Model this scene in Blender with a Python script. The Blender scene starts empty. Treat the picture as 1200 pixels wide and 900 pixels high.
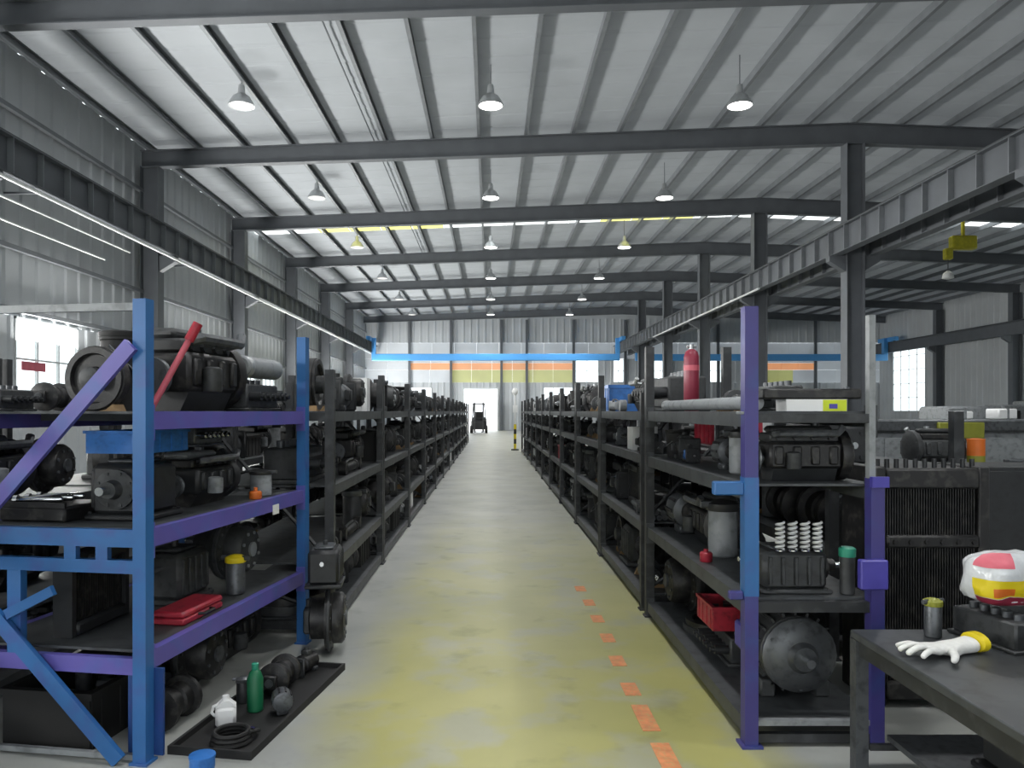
import bpy, bmesh, math, random
from mathutils import Vector, Matrix, Euler

random.seed(11)
S = bpy.context.scene
COL = S.collection
PI = math.pi

# ------------------------------------------------------------------ camera
cam_d = bpy.data.cameras.new('camera')
cam_d.sensor_width = 36.0
cam_d.lens = 27.0                      # 900 px focal length on a 1200 px wide frame
cam_d.shift_x = 25 / 1200
cam_d.shift_y = 32 / 1200
cam_d.clip_start = 0.05
cam_d.clip_end = 400
cam = bpy.data.objects.new('camera', cam_d)
cam.location = (0, 0, 1.6)
cam.rotation_euler = (PI / 2, 0, 0)
COL.objects.link(cam)
S.camera = cam

# ------------------------------------------------------------------ world, light, exposure
SKY = 3.2
wd = bpy.data.worlds.new('overcast_sky')
S.world = wd
wd.use_nodes = True
wn = wd.node_tree
wn.nodes.clear()
wo = wn.nodes.new('ShaderNodeOutputWorld')
bg = wn.nodes.new('ShaderNodeBackground')
tcw = wn.nodes.new('ShaderNodeTexCoord')
sep = wn.nodes.new('ShaderNodeSeparateXYZ')
rmp = wn.nodes.new('ShaderNodeValToRGB')
rmp.color_ramp.elements[0].position = 0.45
rmp.color_ramp.elements[0].color = (0.72, 0.75, 0.78, 1)
rmp.color_ramp.elements[1].position = 0.75
rmp.color_ramp.elements[1].color = (0.92, 0.96, 1.0, 1)
mp = wn.nodes.new('ShaderNodeMath'); mp.operation = 'MULTIPLY_ADD'
mp.inputs[1].default_value = 0.5; mp.inputs[2].default_value = 0.5
wn.links.new(tcw.outputs['Generated'], sep.inputs[0])
wn.links.new(sep.outputs['Z'], mp.inputs[0])
wn.links.new(mp.outputs[0], rmp.inputs[0])
wn.links.new(rmp.outputs[0], bg.inputs['Color'])
bg.inputs['Strength'].default_value = SKY
wn.links.new(bg.outputs[0], wo.inputs['Surface'])

S.view_settings.view_transform = 'Standard'
S.view_settings.look = 'None'
S.view_settings.gamma = 1.0
S.view_settings.use_curve_mapping = False
S.view_settings.exposure = 0.0
S.cycles.max_bounces = 7
S.cycles.diffuse_bounces = 4
S.cycles.glossy_bounces = 2
S.cycles.transmission_bounces = 4
S.cycles.transparent_max_bounces = 6
S.cycles.caustics_reflective = False
S.cycles.caustics_refractive = False
S.cycles.sample_clamp_indirect = 6.0
S.cycles.use_denoising = True


def area_light(name, loc, rot, sx, sy, power, col=(1, 1, 1)):
    d = bpy.data.lights.new(name, 'AREA')
    d.shape = 'RECTANGLE'; d.size = sx; d.size_y = sy
    d.energy = power; d.color = col
    o = bpy.data.objects.new(name, d)
    o.location = loc; o.rotation_euler = rot
    COL.objects.link(o)
    return o


# added lamps, tilted up to brighten the roof, inside the side windows (they lie in the wall at X = -10.5)
SIDE_WINDOWS = [(-3.5, 0.5), (1.5, 4.5), (7.5, 10.5), (11, 13.5), (16.9, 19.5), (24.2, 26.2), (27.2, 29.2), (32.2, 34.2), (35.2, 37.2), (40.2, 42.2), (43.2, 45.2), (48.5, 53), (56.5, 61)]
for (a, b) in SIDE_WINDOWS:
    area_light('window_fill_lamp', (-10.2, (a + b) / 2, 2.8), (0, -PI / 2 - 0.6, 0), 1.6, b - a, 175 * (b - a), (1, 0.99, 0.96))

# ------------------------------------------------------------------ materials
def hexlin(h):
    r = [int(h[i:i + 2], 16) / 255 for i in (1, 3, 5)]
    return tuple(((c + 0.055) / 1.055) ** 2.4 if c > 0.04045 else c / 12.92 for c in r)


MATS = {}


def mat(name, col, rough=0.5, metal=0.0, var=0.12, scale=9.0, bump=0.0, dirt=None, dirt_amt=0.35):
    if name in MATS:
        return MATS[name]
    c = hexlin(col) if isinstance(col, str) else col
    m = bpy.data.materials.new(name)
    m.use_nodes = True
    nt = m.node_tree
    b = nt.nodes['Principled BSDF']
    tc = nt.nodes.new('ShaderNodeTexCoord')
    n = nt.nodes.new('ShaderNodeTexNoise')
    n.inputs['Scale'].default_value = scale
    n.inputs['Detail'].default_value = 4
    nt.links.new(tc.outputs['Object'], n.inputs['Vector'])
    r = nt.nodes.new('ShaderNodeValToRGB')
    r.color_ramp.elements[0].position = 0.3
    r.color_ramp.elements[1].position = 0.7
    r.color_ramp.elements[0].color = tuple(x * (1 - var) for x in c) + (1,)
    r.color_ramp.elements[1].color = tuple(min(1, x * (1 + var)) for x in c) + (1,)
    nt.links.new(n.outputs['Fac'], r.inputs[0])
    src = r.outputs[0]
    if dirt:
        dc = hexlin(dirt)
        n2 = nt.nodes.new('ShaderNodeTexNoise')
        n2.inputs['Scale'].default_value = scale * 2.3
        n2.inputs['Detail'].default_value = 6
        nt.links.new(tc.outputs['Object'], n2.inputs['Vector'])
        r2 = nt.nodes.new('ShaderNodeValToRGB')
        r2.color_ramp.elements[0].position = 0.5
        r2.color_ramp.elements[1].position = 0.68
        r2.color_ramp.elements[1].color = (dirt_amt,) * 3 + (1,)
        nt.links.new(n2.outputs['Fac'], r2.inputs[0])
        mx = nt.nodes.new('ShaderNodeMixRGB')
        mx.inputs[2].default_value = dc + (1,)
        nt.links.new(r2.outputs[0], mx.inputs[0])
        nt.links.new(src, mx.inputs[1])
        src = mx.outputs[0]
    nt.links.new(src, b.inputs['Base Color'])
    b.inputs['Roughness'].default_value = rough
    b.inputs['Metallic'].default_value = metal
    if bump:
        bp = nt.nodes.new('ShaderNodeBump')
        bp.inputs['Strength'].default_value = bump
        bp.inputs['Distance'].default_value = 0.01
        nt.links.new(n.outputs['Fac'], bp.inputs['Height'])
        nt.links.new(bp.outputs[0], b.inputs['Normal'])
    MATS[name] = m
    return m


def emit(name, col, strength):
    m = bpy.data.materials.new(name)
    m.use_nodes = True
    nt = m.node_tree
    nt.nodes.clear()
    o = nt.nodes.new('ShaderNodeOutputMaterial')
    e = nt.nodes.new('ShaderNodeEmission')
    e.inputs[0].default_value = tuple(col) + (1,)
    e.inputs[1].default_value = strength
    nt.links.new(e.outputs[0], o.inputs[0])
    MATS[name] = m
    return m


def sheet(name, col, trans, var=0.06, scale=0.6):
    """white roofing / cladding sheet that lets some daylight through"""
    c = hexlin(col)
    m = bpy.data.materials.new(name)
    m.use_nodes = True
    nt = m.node_tree
    nt.nodes.clear()
    o = nt.nodes.new('ShaderNodeOutputMaterial')
    d = nt.nodes.new('ShaderNodeBsdfDiffuse')
    t = nt.nodes.new('ShaderNodeBsdfTranslucent')
    mx = nt.nodes.new('ShaderNodeMixShader')
    mx.inputs[0].default_value = trans
    tc = nt.nodes.new('ShaderNodeTexCoord')
    n = nt.nodes.new('ShaderNodeTexNoise')
    n.inputs['Scale'].default_value = scale
    n.inputs['Detail'].default_value = 5
    r = nt.nodes.new('ShaderNodeValToRGB')
    r.color_ramp.elements[0].position = 0.3
    r.color_ramp.elements[1].position = 0.7
    r.color_ramp.elements[0].color = tuple(x * (1 - var) for x in c) + (1,)
    r.color_ramp.elements[1].color = tuple(min(1, x * (1 + var)) for x in c) + (1,)
    nt.links.new(tc.outputs['Object'], n.inputs['Vector'])
    nt.links.new(n.outputs['Fac'], r.inputs[0])
    nt.links.new(r.outputs[0], d.inputs[0])
    nt.links.new(r.outputs[0], t.inputs[0])
    nt.links.new(d.outputs[0], mx.inputs[1])
    nt.links.new(t.outputs[0], mx.inputs[2])
    nt.links.new(mx.outputs[0], o.inputs[0])
    MATS[name] = m
    return m


def glass(name):
    m = bpy.data.materials.new(name)
    m.use_nodes = True
    nt = m.node_tree
    nt.nodes.clear()
    o = nt.nodes.new('ShaderNodeOutputMaterial')
    t = nt.nodes.new('ShaderNodeBsdfTransparent')
    t.inputs[0].default_value = (0.9, 0.93, 0.93, 1)
    g = nt.nodes.new('ShaderNodeBsdfGlossy')
    g.inputs['Roughness'].default_value = 0.05
    mx = nt.nodes.new('ShaderNodeMixShader')
    mx.inputs[0].default_value = 0.06
    nt.links.new(t.outputs[0], mx.inputs[1])
    nt.links.new(g.outputs[0], mx.inputs[2])
    nt.links.new(mx.outputs[0], o.inputs[0])
    MATS[name] = m
    return m


def floor_material():
    m = bpy.data.materials.new('worn_epoxy_concrete')
    m.use_nodes = True
    nt = m.node_tree
    b = nt.nodes['Principled BSDF']
    N = nt.nodes.new
    L = nt.links.new
    tc = N('ShaderNodeTexCoord')
    sp = N('ShaderNodeSeparateXYZ')
    L(tc.outputs['Object'], sp.inputs[0])

    def noise(sc, det=5):
        n = N('ShaderNodeTexNoise')
        n.inputs['Scale'].default_value = sc
        n.inputs['Detail'].default_value = det
        L(tc.outputs['Object'], n.inputs['Vector'])
        return n

    def ramp(src, p0, p1, c0, c1):
        r = N('ShaderNodeValToRGB')
        r.color_ramp.elements[0].position = p0
        r.color_ramp.elements[1].position = p1
        r.color_ramp.elements[0].color = c0
        r.color_ramp.elements[1].color = c1
        L(src, r.inputs[0])
        return r.outputs[0]

    K, W = (0, 0, 0, 1), (1, 1, 1, 1)
    conc = ramp(noise(1.3).outputs['Fac'], 0.3, 0.7, hexlin('#8e908c') + (1,), hexlin('#a8aaa5') + (1,))
    paint = ramp(noise(0.9).outputs['Fac'], 0.3, 0.7, hexlin('#9a9754') + (1,), hexlin('#b1ad68') + (1,))
    # painted lane: distance from its centre line, with a ragged worn border
    nb = noise(1.1, 6)
    ad = N('ShaderNodeMath'); ad.operation = 'ADD'; ad.inputs[1].default_value = -0.3
    L(sp.outputs['X'], ad.inputs[0])
    ab = N('ShaderNodeMath'); ab.operation = 'ABSOLUTE'
    L(ad.outputs[0], ab.inputs[0])
    ng = N('ShaderNodeMath'); ng.operation = 'MULTIPLY_ADD'; ng.inputs[1].default_value = 0.45
    hf = N('ShaderNodeMath'); hf.operation = 'MULTIPLY'; hf.inputs[1].default_value = 0.5
    L(ab.outputs[0], hf.inputs[0])
    L(nb.outputs['Fac'], ng.inputs[0]); L(hf.outputs[0], ng.inputs[2])
    lane = ramp(ng.outputs[0], 0.66, 0.85, W, K)
    # the paint colour fades towards the concrete colour deeper in the hall
    yy = N('ShaderNodeMapRange')
    yy.inputs['From Min'].default_value = 4.5
    yy.inputs['From Max'].default_value = 12.0
    yy.inputs['To Min'].default_value = 0.95
    yy.inputs['To Max'].default_value = 0.16
    L(sp.outputs['Y'], yy.inputs[0])
    wear = ramp(noise(2.2, 8).outputs['Fac'], 0.36, 0.5, (0.45, 0.45, 0.45, 1), W)
    m1 = N('ShaderNodeMath'); m1.operation = 'MULTIPLY'
    L(lane, m1.inputs[0]); L(yy.outputs[0], m1.inputs[1])
    m2 = N('ShaderNodeMath'); m2.operation = 'MULTIPLY'
    L(m1.outputs[0], m2.inputs[0]); L(wear, m2.inputs[1])
    mx = N('ShaderNodeMixRGB')
    L(m2.outputs[0], mx.inputs[0]); L(conc, mx.inputs[1]); L(paint, mx.inputs[2])
    # dark stains
    st = ramp(noise(3.5, 8).outputs['Fac'], 0.28, 0.42, (0.78, 0.78, 0.78, 1), W)
    mm = N('ShaderNodeMixRGB'); mm.blend_type = 'MULTIPLY'; mm.inputs[0].default_value = 1
    L(mx.outputs[0], mm.inputs[1]); L(st, mm.inputs[2])
    L(mm.outputs[0], b.inputs['Base Color'])
    b.inputs['Roughness'].default_value = 0.42
    bp = N('ShaderNodeBump'); bp.inputs['Strength'].default_value = 0.06
    L(nb.outputs['Fac'], bp.inputs['Height']); L(bp.outputs[0], b.inputs['Normal'])
    return m


M = dict(
    roof=sheet('white_roof_sheet', '#b0b4b8', 0.03),
    skylight=sheet('clear_skylight_sheet', '#f4f6f2', 0.62),
    skyyellow=sheet('yellowed_skylight_sheet', '#dcd67e', 0.62),
    wallsheet=mat('pale_grey_cladding', '#c2c6c9', 0.6, var=0.05, scale=0.7),
    lightsheet=sheet('light_wall_sheet', '#e4e7ea', 0.26),
    yellowsheet=sheet('yellow_wall_sheet', '#dfe0b4', 0.36),
    orangesheet=sheet('orange_wall_sheet', '#f3ccab', 0.5),
    steel=mat('grey_structural_paint', '#62666b', 0.55, var=0.08, scale=2),
    purlin=mat('galvanised_purlin', '#84888c', 0.5, 0.25, var=0.1, scale=3),
    craneblue=mat('crane_blue_paint', '#5aa8ec', 0.45, var=0.05),
    craneyellow=mat('hoist_yellow_paint', '#d9cf3a', 0.45),
    pale=mat('pale_painted_bar', '#d9dcdc', 0.4, var=0.05),
    glass=glass('window_glass'),
    floor=floor_material(),
    ground=mat('pale_concrete_yard', '#b9b8b0', 0.9, var=0.1, scale=0.4),
    blue=mat('rack_blue_paint', '#2a6099', 0.42, var=0.1, scale=3, dirt='#474283', dirt_amt=0.4),
    navy=mat('rack_navy_paint', '#1c3f78', 0.45, var=0.14, scale=6, dirt='#3c3580', dirt_amt=0.6),
    purple=mat('rack_violet_blue_paint', '#3c3776', 0.45, var=0.1, scale=3, dirt='#274f86', dirt_amt=0.4),
    beamviolet=mat('brightened_rack_violet', '#5a539e', 0.42, var=0.12, scale=3, dirt='#33609e', dirt_amt=0.45),  # rack violet with extra brightness put into the colour for beams and brace
    rackgrey=mat('dark_rack_paint', '#2a2c2e', 0.5, 0.1, var=0.2, scale=5, dirt='#57595b', dirt_amt=0.35),
    deck=mat('worn_steel_deck', '#474a4c', 0.5, 0.2, var=0.2, scale=4, dirt='#222222', dirt_amt=0.6),
    black=mat('oily_black_iron', '#19191a', 0.48, 0.0, var=0.25, scale=9, dirt='#4c4a46', dirt_amt=0.5),
    coal=mat('charcoal_paint', '#252729', 0.5, 0.0, var=0.2, scale=8, dirt='#121212', dirt_amt=0.5),
    iron=mat('dark_cast_iron', '#3d3f40', 0.55, 0.15, var=0.2, scale=10, bump=0.25, dirt='#1b1b1b', dirt_amt=0.5),
    gun=mat('gunmetal', '#5a5d60', 0.42, 0.45, var=0.15, scale=10, dirt='#222222', dirt_amt=0.5),
    grey=mat('grey_machine_paint', '#84888a', 0.5, 0.0, var=0.1, scale=7, dirt='#45474a', dirt_amt=0.5),
    alu=mat('cast_aluminium', '#a6a9aa', 0.38, 0.6, var=0.1, scale=12, bump=0.1),
    chrome=mat('bright_steel', '#d8dadb', 0.18, 1.0, var=0.04),
    white=mat('white_plastic', '#e2e3e2', 0.45, var=0.04),
    red=mat('red_paint', '#a02838', 0.42, var=0.15, dirt='#3a1418', dirt_amt=0.5),
    maroon=mat('maroon_paint', '#84283c', 0.4, var=0.1),
    pink=mat('faded_red_paint', '#c9606e', 0.5, var=0.1),
    green=mat('dark_green_plastic', '#12613f', 0.45, var=0.1),
    teal=mat('teal_plastic', '#2c8a70', 0.45, var=0.1),
    yellow=mat('yellow_plastic', '#d8c21c', 0.45, var=0.08),
    lime=mat('lime_yellow_print', '#c6d42a', 0.5, var=0.05),
    olive=mat('olive_paint', '#83862f', 0.5, var=0.1),
    orange=mat('orange_paint', '#cf6a24', 0.5, var=0.1),
    lineorange=mat('worn_orange_floor_paint', '#cf8454', 0.6, var=0.18, scale=20, dirt='#a8a468', dirt_amt=0.55),
    partblue=mat('blue_part_paint', '#2f6cb4', 0.4, var=0.12, dirt='#16355e', dirt_amt=0.4),
    partviolet=mat('violet_blue_part_paint', '#453f98', 0.42, var=0.12),
    card=mat('brown_cardboard', '#8d7350', 0.8, var=0.1),
    rubber=mat('black_rubber', '#161616', 0.7, var=0.2),
    cloth=mat('white_cotton', '#dcdcd8', 0.9, var=0.06, scale=40, bump=0.3),
    film=mat('clear_plastic_film', '#cfd2d4', 0.22, var=0.1, scale=18, bump=0.5),
    lampmetal=mat('lamp_spun_aluminium', '#b5b8ba', 0.35, 0.6),
    lamp=emit('lamp_glow', (1, 0.98, 0.93), 9.0),
    lampdim=emit('lamp_glow_dim', (1, 0.98, 0.93), 1.2),
)


# ------------------------------------------------------------------ mesh builder
class MB:
    def __init__(self):
        self.v = []; self.f = []

    def add(self, vs, fs, mtx=None):
        o = len(self.v)
        if mtx is not None:
            vs = [mtx @ Vector(p) for p in vs]
        self.v += [tuple(p) for p in vs]
        self.f += [tuple(i + o for i in q) for q in fs]
        return self

    def box(self, x0, x1, y0, y1, z0, z1, mtx=None):
        vs = [(x, y, z) for z in (z0, z1) for y in (y0, y1) for x in (x0, x1)]
        return self.add(vs, [(0, 2, 3, 1), (4, 5, 7, 6), (0, 1, 5, 4), (2, 6, 7, 3), (0, 4, 6, 2), (1, 3, 7, 5)], mtx)

    def cbox(self, x0, x1, y0, y1, z0, z1, c=0.01, mtx=None):
        """box with chamfered edges"""
        lo = (x0, y0, z0); hi = (x1, y1, z1)
        vs = []; idx = {}
        for sx in (0, 1):
            for sy in (0, 1):
                for sz in (0, 1):
                    s = (sx, sy, sz)
                    for a in range(3):
                        p = []
                        for k in range(3):
                            e = hi[k] if s[k] else lo[k]
                            if k != a:
                                e += -c if s[k] else c
                            p.append(e)
                        idx[(s, a)] = len(vs); vs.append(p)
        fs = []
        for a in range(3):
            b, d = (a + 1) % 3, (a + 2) % 3
            for sa in (0, 1):
                q = []
                for sb, sd in ((0, 0), (1, 0), (1, 1), (0, 1)):
                    s = [0, 0, 0]; s[a] = sa; s[b] = sb; s[d] = sd
                    q.append(idx[(tuple(s), a)])
                fs.append(tuple(q))
            for sb in (0, 1):           # edges parallel to axis a
                for sd in (0, 1):
                    s0 = [0, 0, 0]; s1 = [0, 0, 0]
                    s0[a] = 0; s1[a] = 1
                    for s in (s0, s1):
                        s[b] = sb; s[d] = sd
                    s0, s1 = tuple(s0), tuple(s1)
                    fs.append((idx[(s0, b)], idx[(s1, b)], idx[(s1, d)], idx[(s0, d)]))
        for sx in (0, 1):
            for sy in (0, 1):
                for sz in (0, 1):
                    s = (sx, sy, sz)
                    fs.append((idx[(s, 0)], idx[(s, 1)], idx[(s, 2)]))
        return self.add(vs, fs, mtx)

    def prism(self, poly, axis, a0, a1, mtx=None):
        """extrude a 2D polygon along axis: 'x' poly=(y,z), 'y' poly=(x,z), 'z' poly=(x,y)"""
        n = len(poly)
        def P(p, a):
            return {'x': (a, p[0], p[1]), 'y': (p[0], a, p[1]), 'z': (p[0], p[1], a)}[axis]
        vs = [P(p, a0) for p in poly] + [P(p, a1) for p in poly]
        fs = [tuple(range(n)), tuple(range(n, 2 * n))]
        fs += [(i, (i + 1) % n, n + (i + 1) % n, n + i) for i in range(n)]
        return self.add(vs, fs, mtx)

    def lathe(self, prof, o=(0, 0, 0), axis='z', n=16, mtx=None):
        """prof: list of (radius, height) along the axis"""
        vs = []; fs = []
        for r, h in prof:
            for k in range(n):
                a = 2 * PI * k / n
                u, w = r * math.cos(a), r * math.sin(a)
                p = {'z': (u, w, h), 'y': (u, h, w), 'x': (h, u, w)}[axis]
                vs.append((p[0] + o[0], p[1] + o[1], p[2] + o[2]))
        for i in range(len(prof) - 1):
            for k in range(n):
                k2 = (k + 1) % n
                fs.append((i * n + k, i * n + k2, (i + 1) * n + k2, (i + 1) * n + k))
        fs.append(tuple(range(n)))
        fs.append(tuple(range((len(prof) - 1) * n, len(prof) * n)))
        return self.add(vs, fs, mtx)

    def cyl(self, o, axis, r, h, n=14, mtx=None):
        return self.lathe([(r, 0), (r, h)], o, axis, n, mtx)

    def rod(self, p0, p1, r, n=8, r1=None):
        return self.tube([p0, p1], r, n, r1)

    def tube(self, pts, r, n=8, r1=None, closed=False):
        pts = [Vector(p) for p in pts]
        m = len(pts)
        vs = []; fs = []
        up = None
        for i, p in enumerate(pts):
            if closed:
                d = pts[(i + 1) % m] - pts[i - 1]
            else:
                d = pts[min(i + 1, m - 1)] - pts[max(i - 1, 0)]
            d.normalize()
            if up is None:
                up = Vector((0, 0, 1)) if abs(d.z) < 0.9 else Vector((1, 0, 0))
            s = d.cross(up)
            if s.length < 1e-6:
                s = d.cross(Vector((1, 0, 0)))
            s.normalize(); t = s.cross(d); t.normalize(); up = t
            rr = r if r1 is None else r + (r1 - r) * i / max(1, m - 1)
            if isinstance(r, (list, tuple)):
                rr = r[i]
            for k in range(n):
                a = 2 * PI * k / n
                vs.append(p + s * (rr * math.cos(a)) + t * (rr * math.sin(a)))
        for i in range(m if closed else m - 1):
            j = (i + 1) % m
            for k in range(n):
                k2 = (k + 1) % n
                fs.append((i * n + k, i * n + k2, j * n + k2, j * n + k))
        if not closed:
            fs.append(tuple(range(n))); fs.append(tuple(range((m - 1) * n, m * n)))
        return self.add(vs, fs)

    def torus(self, o, axis, R, r, n=24, k=8):
        pts = []
        for i in range(n):
            a = 2 * PI * i / n
            u, w = R * math.cos(a), R * math.sin(a)
            p = {'z': (u, w, 0), 'y': (u, 0, w), 'x': (0, u, w)}[axis]
            pts.append((p[0] + o[0], p[1] + o[1], p[2] + o[2]))
        return self.tube(pts, r, k, closed=True)

    def ibeam(self, axis, a0, a1, cx, z0, z1, w, tf=0.02, tw=0.012):
        """I section along x or y; cx = lateral centre"""
        z0b, z1b = z0 + tf, z1 - tf
        for (l0, l1, q0, q1) in ((cx - w / 2, cx + w / 2, z0, z0b), (cx - tw, cx + tw, z0b, z1b), (cx - w / 2, cx + w / 2, z1b, z1)):
            if axis == 'y':
                self.box(l0, l1, a0, a1, q0, q1)
            else:
                self.box(a0, a1, l0, l1, q0, q1)
        return self

    def mesh(self, name, m, smooth=True):
        me = bpy.data.meshes.new(name)
        me.from_pydata(self.v, [], self.f)
        bm = bmesh.new(); bm.from_mesh(me)
        bmesh.ops.recalc_face_normals(bm, faces=bm.faces)
        bm.to_mesh(me); bm.free()
        if smooth:
            me.shade_smooth()
            me.set_sharp_from_angle(angle=math.radians(38))
        ms = m if isinstance(m, (list, tuple)) else [m]
        for x in ms:
            me.materials.append(M[x] if isinstance(x, str) else x)
        return me

    def build(self, name, m, parent=None, smooth=True):
        return link(name, self.mesh(name, m, smooth), parent)


def link(name, me, parent=None):
    o = bpy.data.objects.new(name, me)
    COL.objects.link(o)
    if parent is not None:
        o.parent = parent
    return o


def tag(o, label, cat, group=None):
    o['label'] = label
    o['category'] = cat
    if group:
        o['group'] = group
    return o


def thing(name, label, cat, loc=(0, 0, 0), rz=0.0, group=None, parent=None):
    o = bpy.data.objects.new(name, None)
    COL.objects.link(o)
    o.empty_display_size = 0.1
    o.location = loc
    o.rotation_euler = (0, 0, rz)
    return tag(o, label, cat, group)


def struct(o):
    o['kind'] = 'structure'
    return o


ORD = ['', 'first', 'second', 'third', 'fourth', 'fifth', 'sixth', 'seventh', 'eighth', 'ninth', 'tenth', 'eleventh', 'twelfth',
       'thirteenth', 'fourteenth', 'fifteenth', 'sixteenth', 'seventeenth', 'eighteenth', 'nineteenth', 'twentieth']

# ================================================================== LARGE STRUCTURE
XL, XC, XR = -10.5, 10.8, 32.4           # side wall, ridge / column line, far side wall
Y0, Y1 = -6.0, 64.0
RAFTERS = [14.6 + 8.0 * k if k <= 0 else 22.9 + 8.0 * (k - 1) for k in range(-2, 7)]


def ztop(x):                              # top of the rafters
    return 10.17 - 0.039 * abs(x - XC)


# floor and yard
mb = MB(); mb.box(XL, XR, Y0, Y1, -0.2, 0)
struct(mb.build('floor', 'floor', smooth=False))
mb = MB(); mb.box(-140, 160, -120, 200, -0.6, -0.21)
struct(mb.build('ground', 'ground', smooth=False))


# roof: corrugated sheet with a transverse daylight strip
def roof_sheet(y0, y1, x0, x1):
    mb = MB()
    n = int((y1 - y0) / 0.9) + 1
    # ribs run across the purlins (along x)
    pts = []
    y = y0
    pit = (y1 - y0) / n
    for i in range(n):
        pts += [(y0 + i * pit, 0), (y0 + (i + .78) * pit, 0), (y0 + (i + .83) * pit, .014), (y0 + (i + .95) * pit, .014)]
    pts.append((y1, 0))
    vs = []; fs = []
    for (yy, dz) in pts:
        for x in (x0, x1):
            vs.append((x, yy, ztop(x) + 0.2 + dz))
    for i in range(len(pts) - 1):
        fs.append((2 * i, 2 * i + 1, 2 * i + 3, 2 * i + 2))
    return mb.add(vs, fs)


SKY0, SKY1 = 32.4, 34.6
rm = MB()
for (a, b) in ((Y0, SKY0), (SKY1, Y1)):
    for (x0, x1) in ((XL, XC), (XC, XR)):
        s = roof_sheet(a, b, x0, x1)
        rm.add(s.v, s.f)
ceiling = struct(rm.build('ceiling', 'roof', smooth=False))
x = XL
k = 0
while x < XR - 0.01:
    x1 = min(x + 1.4, XC) if x < XC - 0.01 else min(x + 1.4, XR)
    s = MB()
    s.add([(x + .01, SKY0, ztop(x) + .2), (x1 - .01, SKY0, ztop(x1) + .2), (x1 - .01, SKY1, ztop(x1) + .2), (x + .01, SKY1, ztop(x) + .2)], [(0, 1, 2, 3)])
    yel = k in (2, 3, 4, 5, 11, 12, 13, 20, 21)
    s.build('skylight_sheet', 'skyyellow' if yel else 'skylight', ceiling, smooth=False)
    x = x1; k += 1

# purlins: C sections running the length of the hall
pm = {}
px = XL + 0.35
while px < XR - 0.2:
    z = ztop(px)
    mb = MB()
    mb.box(-.045, .045, Y0, Y1, 0, .008)
    mb.box(-.045, -.037, Y0, Y1, 0, .2)
    mb.box(-.045, .045, Y0, Y1, .192, .2)
    mb.box(.037, .045, Y0, Y1, .008, .03)
    if 'p' not in pm:
        pm['p'] = mb.mesh('purlin', 'purlin', False)
    o = link('purlin', pm['p'], ceiling)
    o.location = (px, 0, z)
    px += 1.4
# a thin sag rod between two purlins
mb = MB(); mb.rod((-3.5, Y0, ztop(-3.5) + .1), (-3.5, 40, ztop(-3.5) + .1), .02, 6)
mb.build('conduit', 'steel', ceiling)

# rafters: tapered I sections
for ry in RAFTERS:
    mb = MB()
    for (xa, xb) in ((XL + .1, XC), (XC, XR - .1)):
        da = .5 if xa < XC - 1 else .62
        db = .62 if xa < XC - 1 else .5
        za, zb = ztop(xa), ztop(xb)
        for (w, t0a, t1a, t0b, t1b) in ((.26, .025, 0, .025, 0), (.03, da - .025, .025, db - .025, .025), (.26, da, da - .025, db, db - .025)):
            vs = [(X, ry + s * w / 2, Z) for (X, Z0, Z1) in ((xa, za - t0a, za - t1a), (xb, zb - t0b, zb - t1b)) for Z in (Z0, Z1) for s in (-1, 1)]
            mb.add(vs, [(0, 1, 3, 2), (4, 6, 7, 5), (0, 4, 5, 1), (2, 3, 7, 6), (0, 2, 6, 4), (1, 5, 7, 3)])
    mb.build('rafter', 'steel', ceiling, smooth=False)


# corrugated wall sheet helper
def corrugated(axis, pos, a0, a1, z0, z1, pitch=0.6, depth=.04, thick_dir=1):
    n = max(1, int(round((a1 - a0) / pitch)))
    p = (a1 - a0) / n
    pts = []
    for i in range(n):
        pts += [(a0 + i * p, 0), (a0 + (i + .6) * p, 0), (a0 + (i + .7) * p, depth), (a0 + (i + .9) * p, depth)]
    pts.append((a1, 0))
    mb = MB(); vs = []; fs = []
    for (a, d) in pts:
        for z in (z0, z1):
            vs.append((pos + thick_dir * d, a, z) if axis == 'y' else (a, pos + thick_dir * d, z))
    for i in range(len(pts) - 1):
        fs.append((2 * i, 2 * i + 1, 2 * i + 3, 2 * i + 2))
    return mb.add(vs, fs)


WIN_N = [0]


def window(parent_kind, axis, pos, a0, a1, z0, z1, nx, nz, depth=.08):
    """framed window with mullions and glass panes, set in a wall plane"""
    WIN_N[0] += 1
    name = f'window_{WIN_N[0]}'
    fr = MB()
    t = .05

    def B(m, u0, u1, w0, w1, d0=-depth / 2, d1=depth / 2):
        if axis == 'y':
            m.box(pos + d0, pos + d1, u0, u1, w0, w1)
        else:
            m.box(u0, u1, pos + d0, pos + d1, w0, w1)
    B(fr, a0, a1, z0, z0 + t); B(fr, a0, a1, z1 - t, z1)
    B(fr, a0, a0 + t, z0, z1); B(fr, a1 - t, a1, z0, z1)
    w = struct(fr.build(name, 'pale', smooth=False))
    for i in range(1, nx):
        m = MB(); u = a0 + (a1 - a0) * i / nx
        B(m, u - .025, u + .025, z0 + t, z1 - t, -.03, .03)
        m.build('mullion', 'pale', w, smooth=False)
    for j in range(1, nz):
        m = MB(); u = z0 + (z1 - z0) * j / nz
        B(m, a0 + t, a1 - t, u - .02, u + .02, -.025, .025)
        m.build('glazing_bar', 'pale', w, smooth=False)
    for i in range(nx):
        for j in range(nz):
            m = MB()
            u0, u1 = a0 + (a1 - a0) * i / nx, a0 + (a1 - a0) * (i + 1) / nx
            w0, w1 = z0 + (z1 - z0) * j / nz, z0 + (z1 - z0) * (j + 1) / nz
            B(m, u0 + .02, u1 - .02, w0 + .015, w1 - .015, -.004, .004)
            m.build('pane', 'glass', w, smooth=False)
    return w


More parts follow.
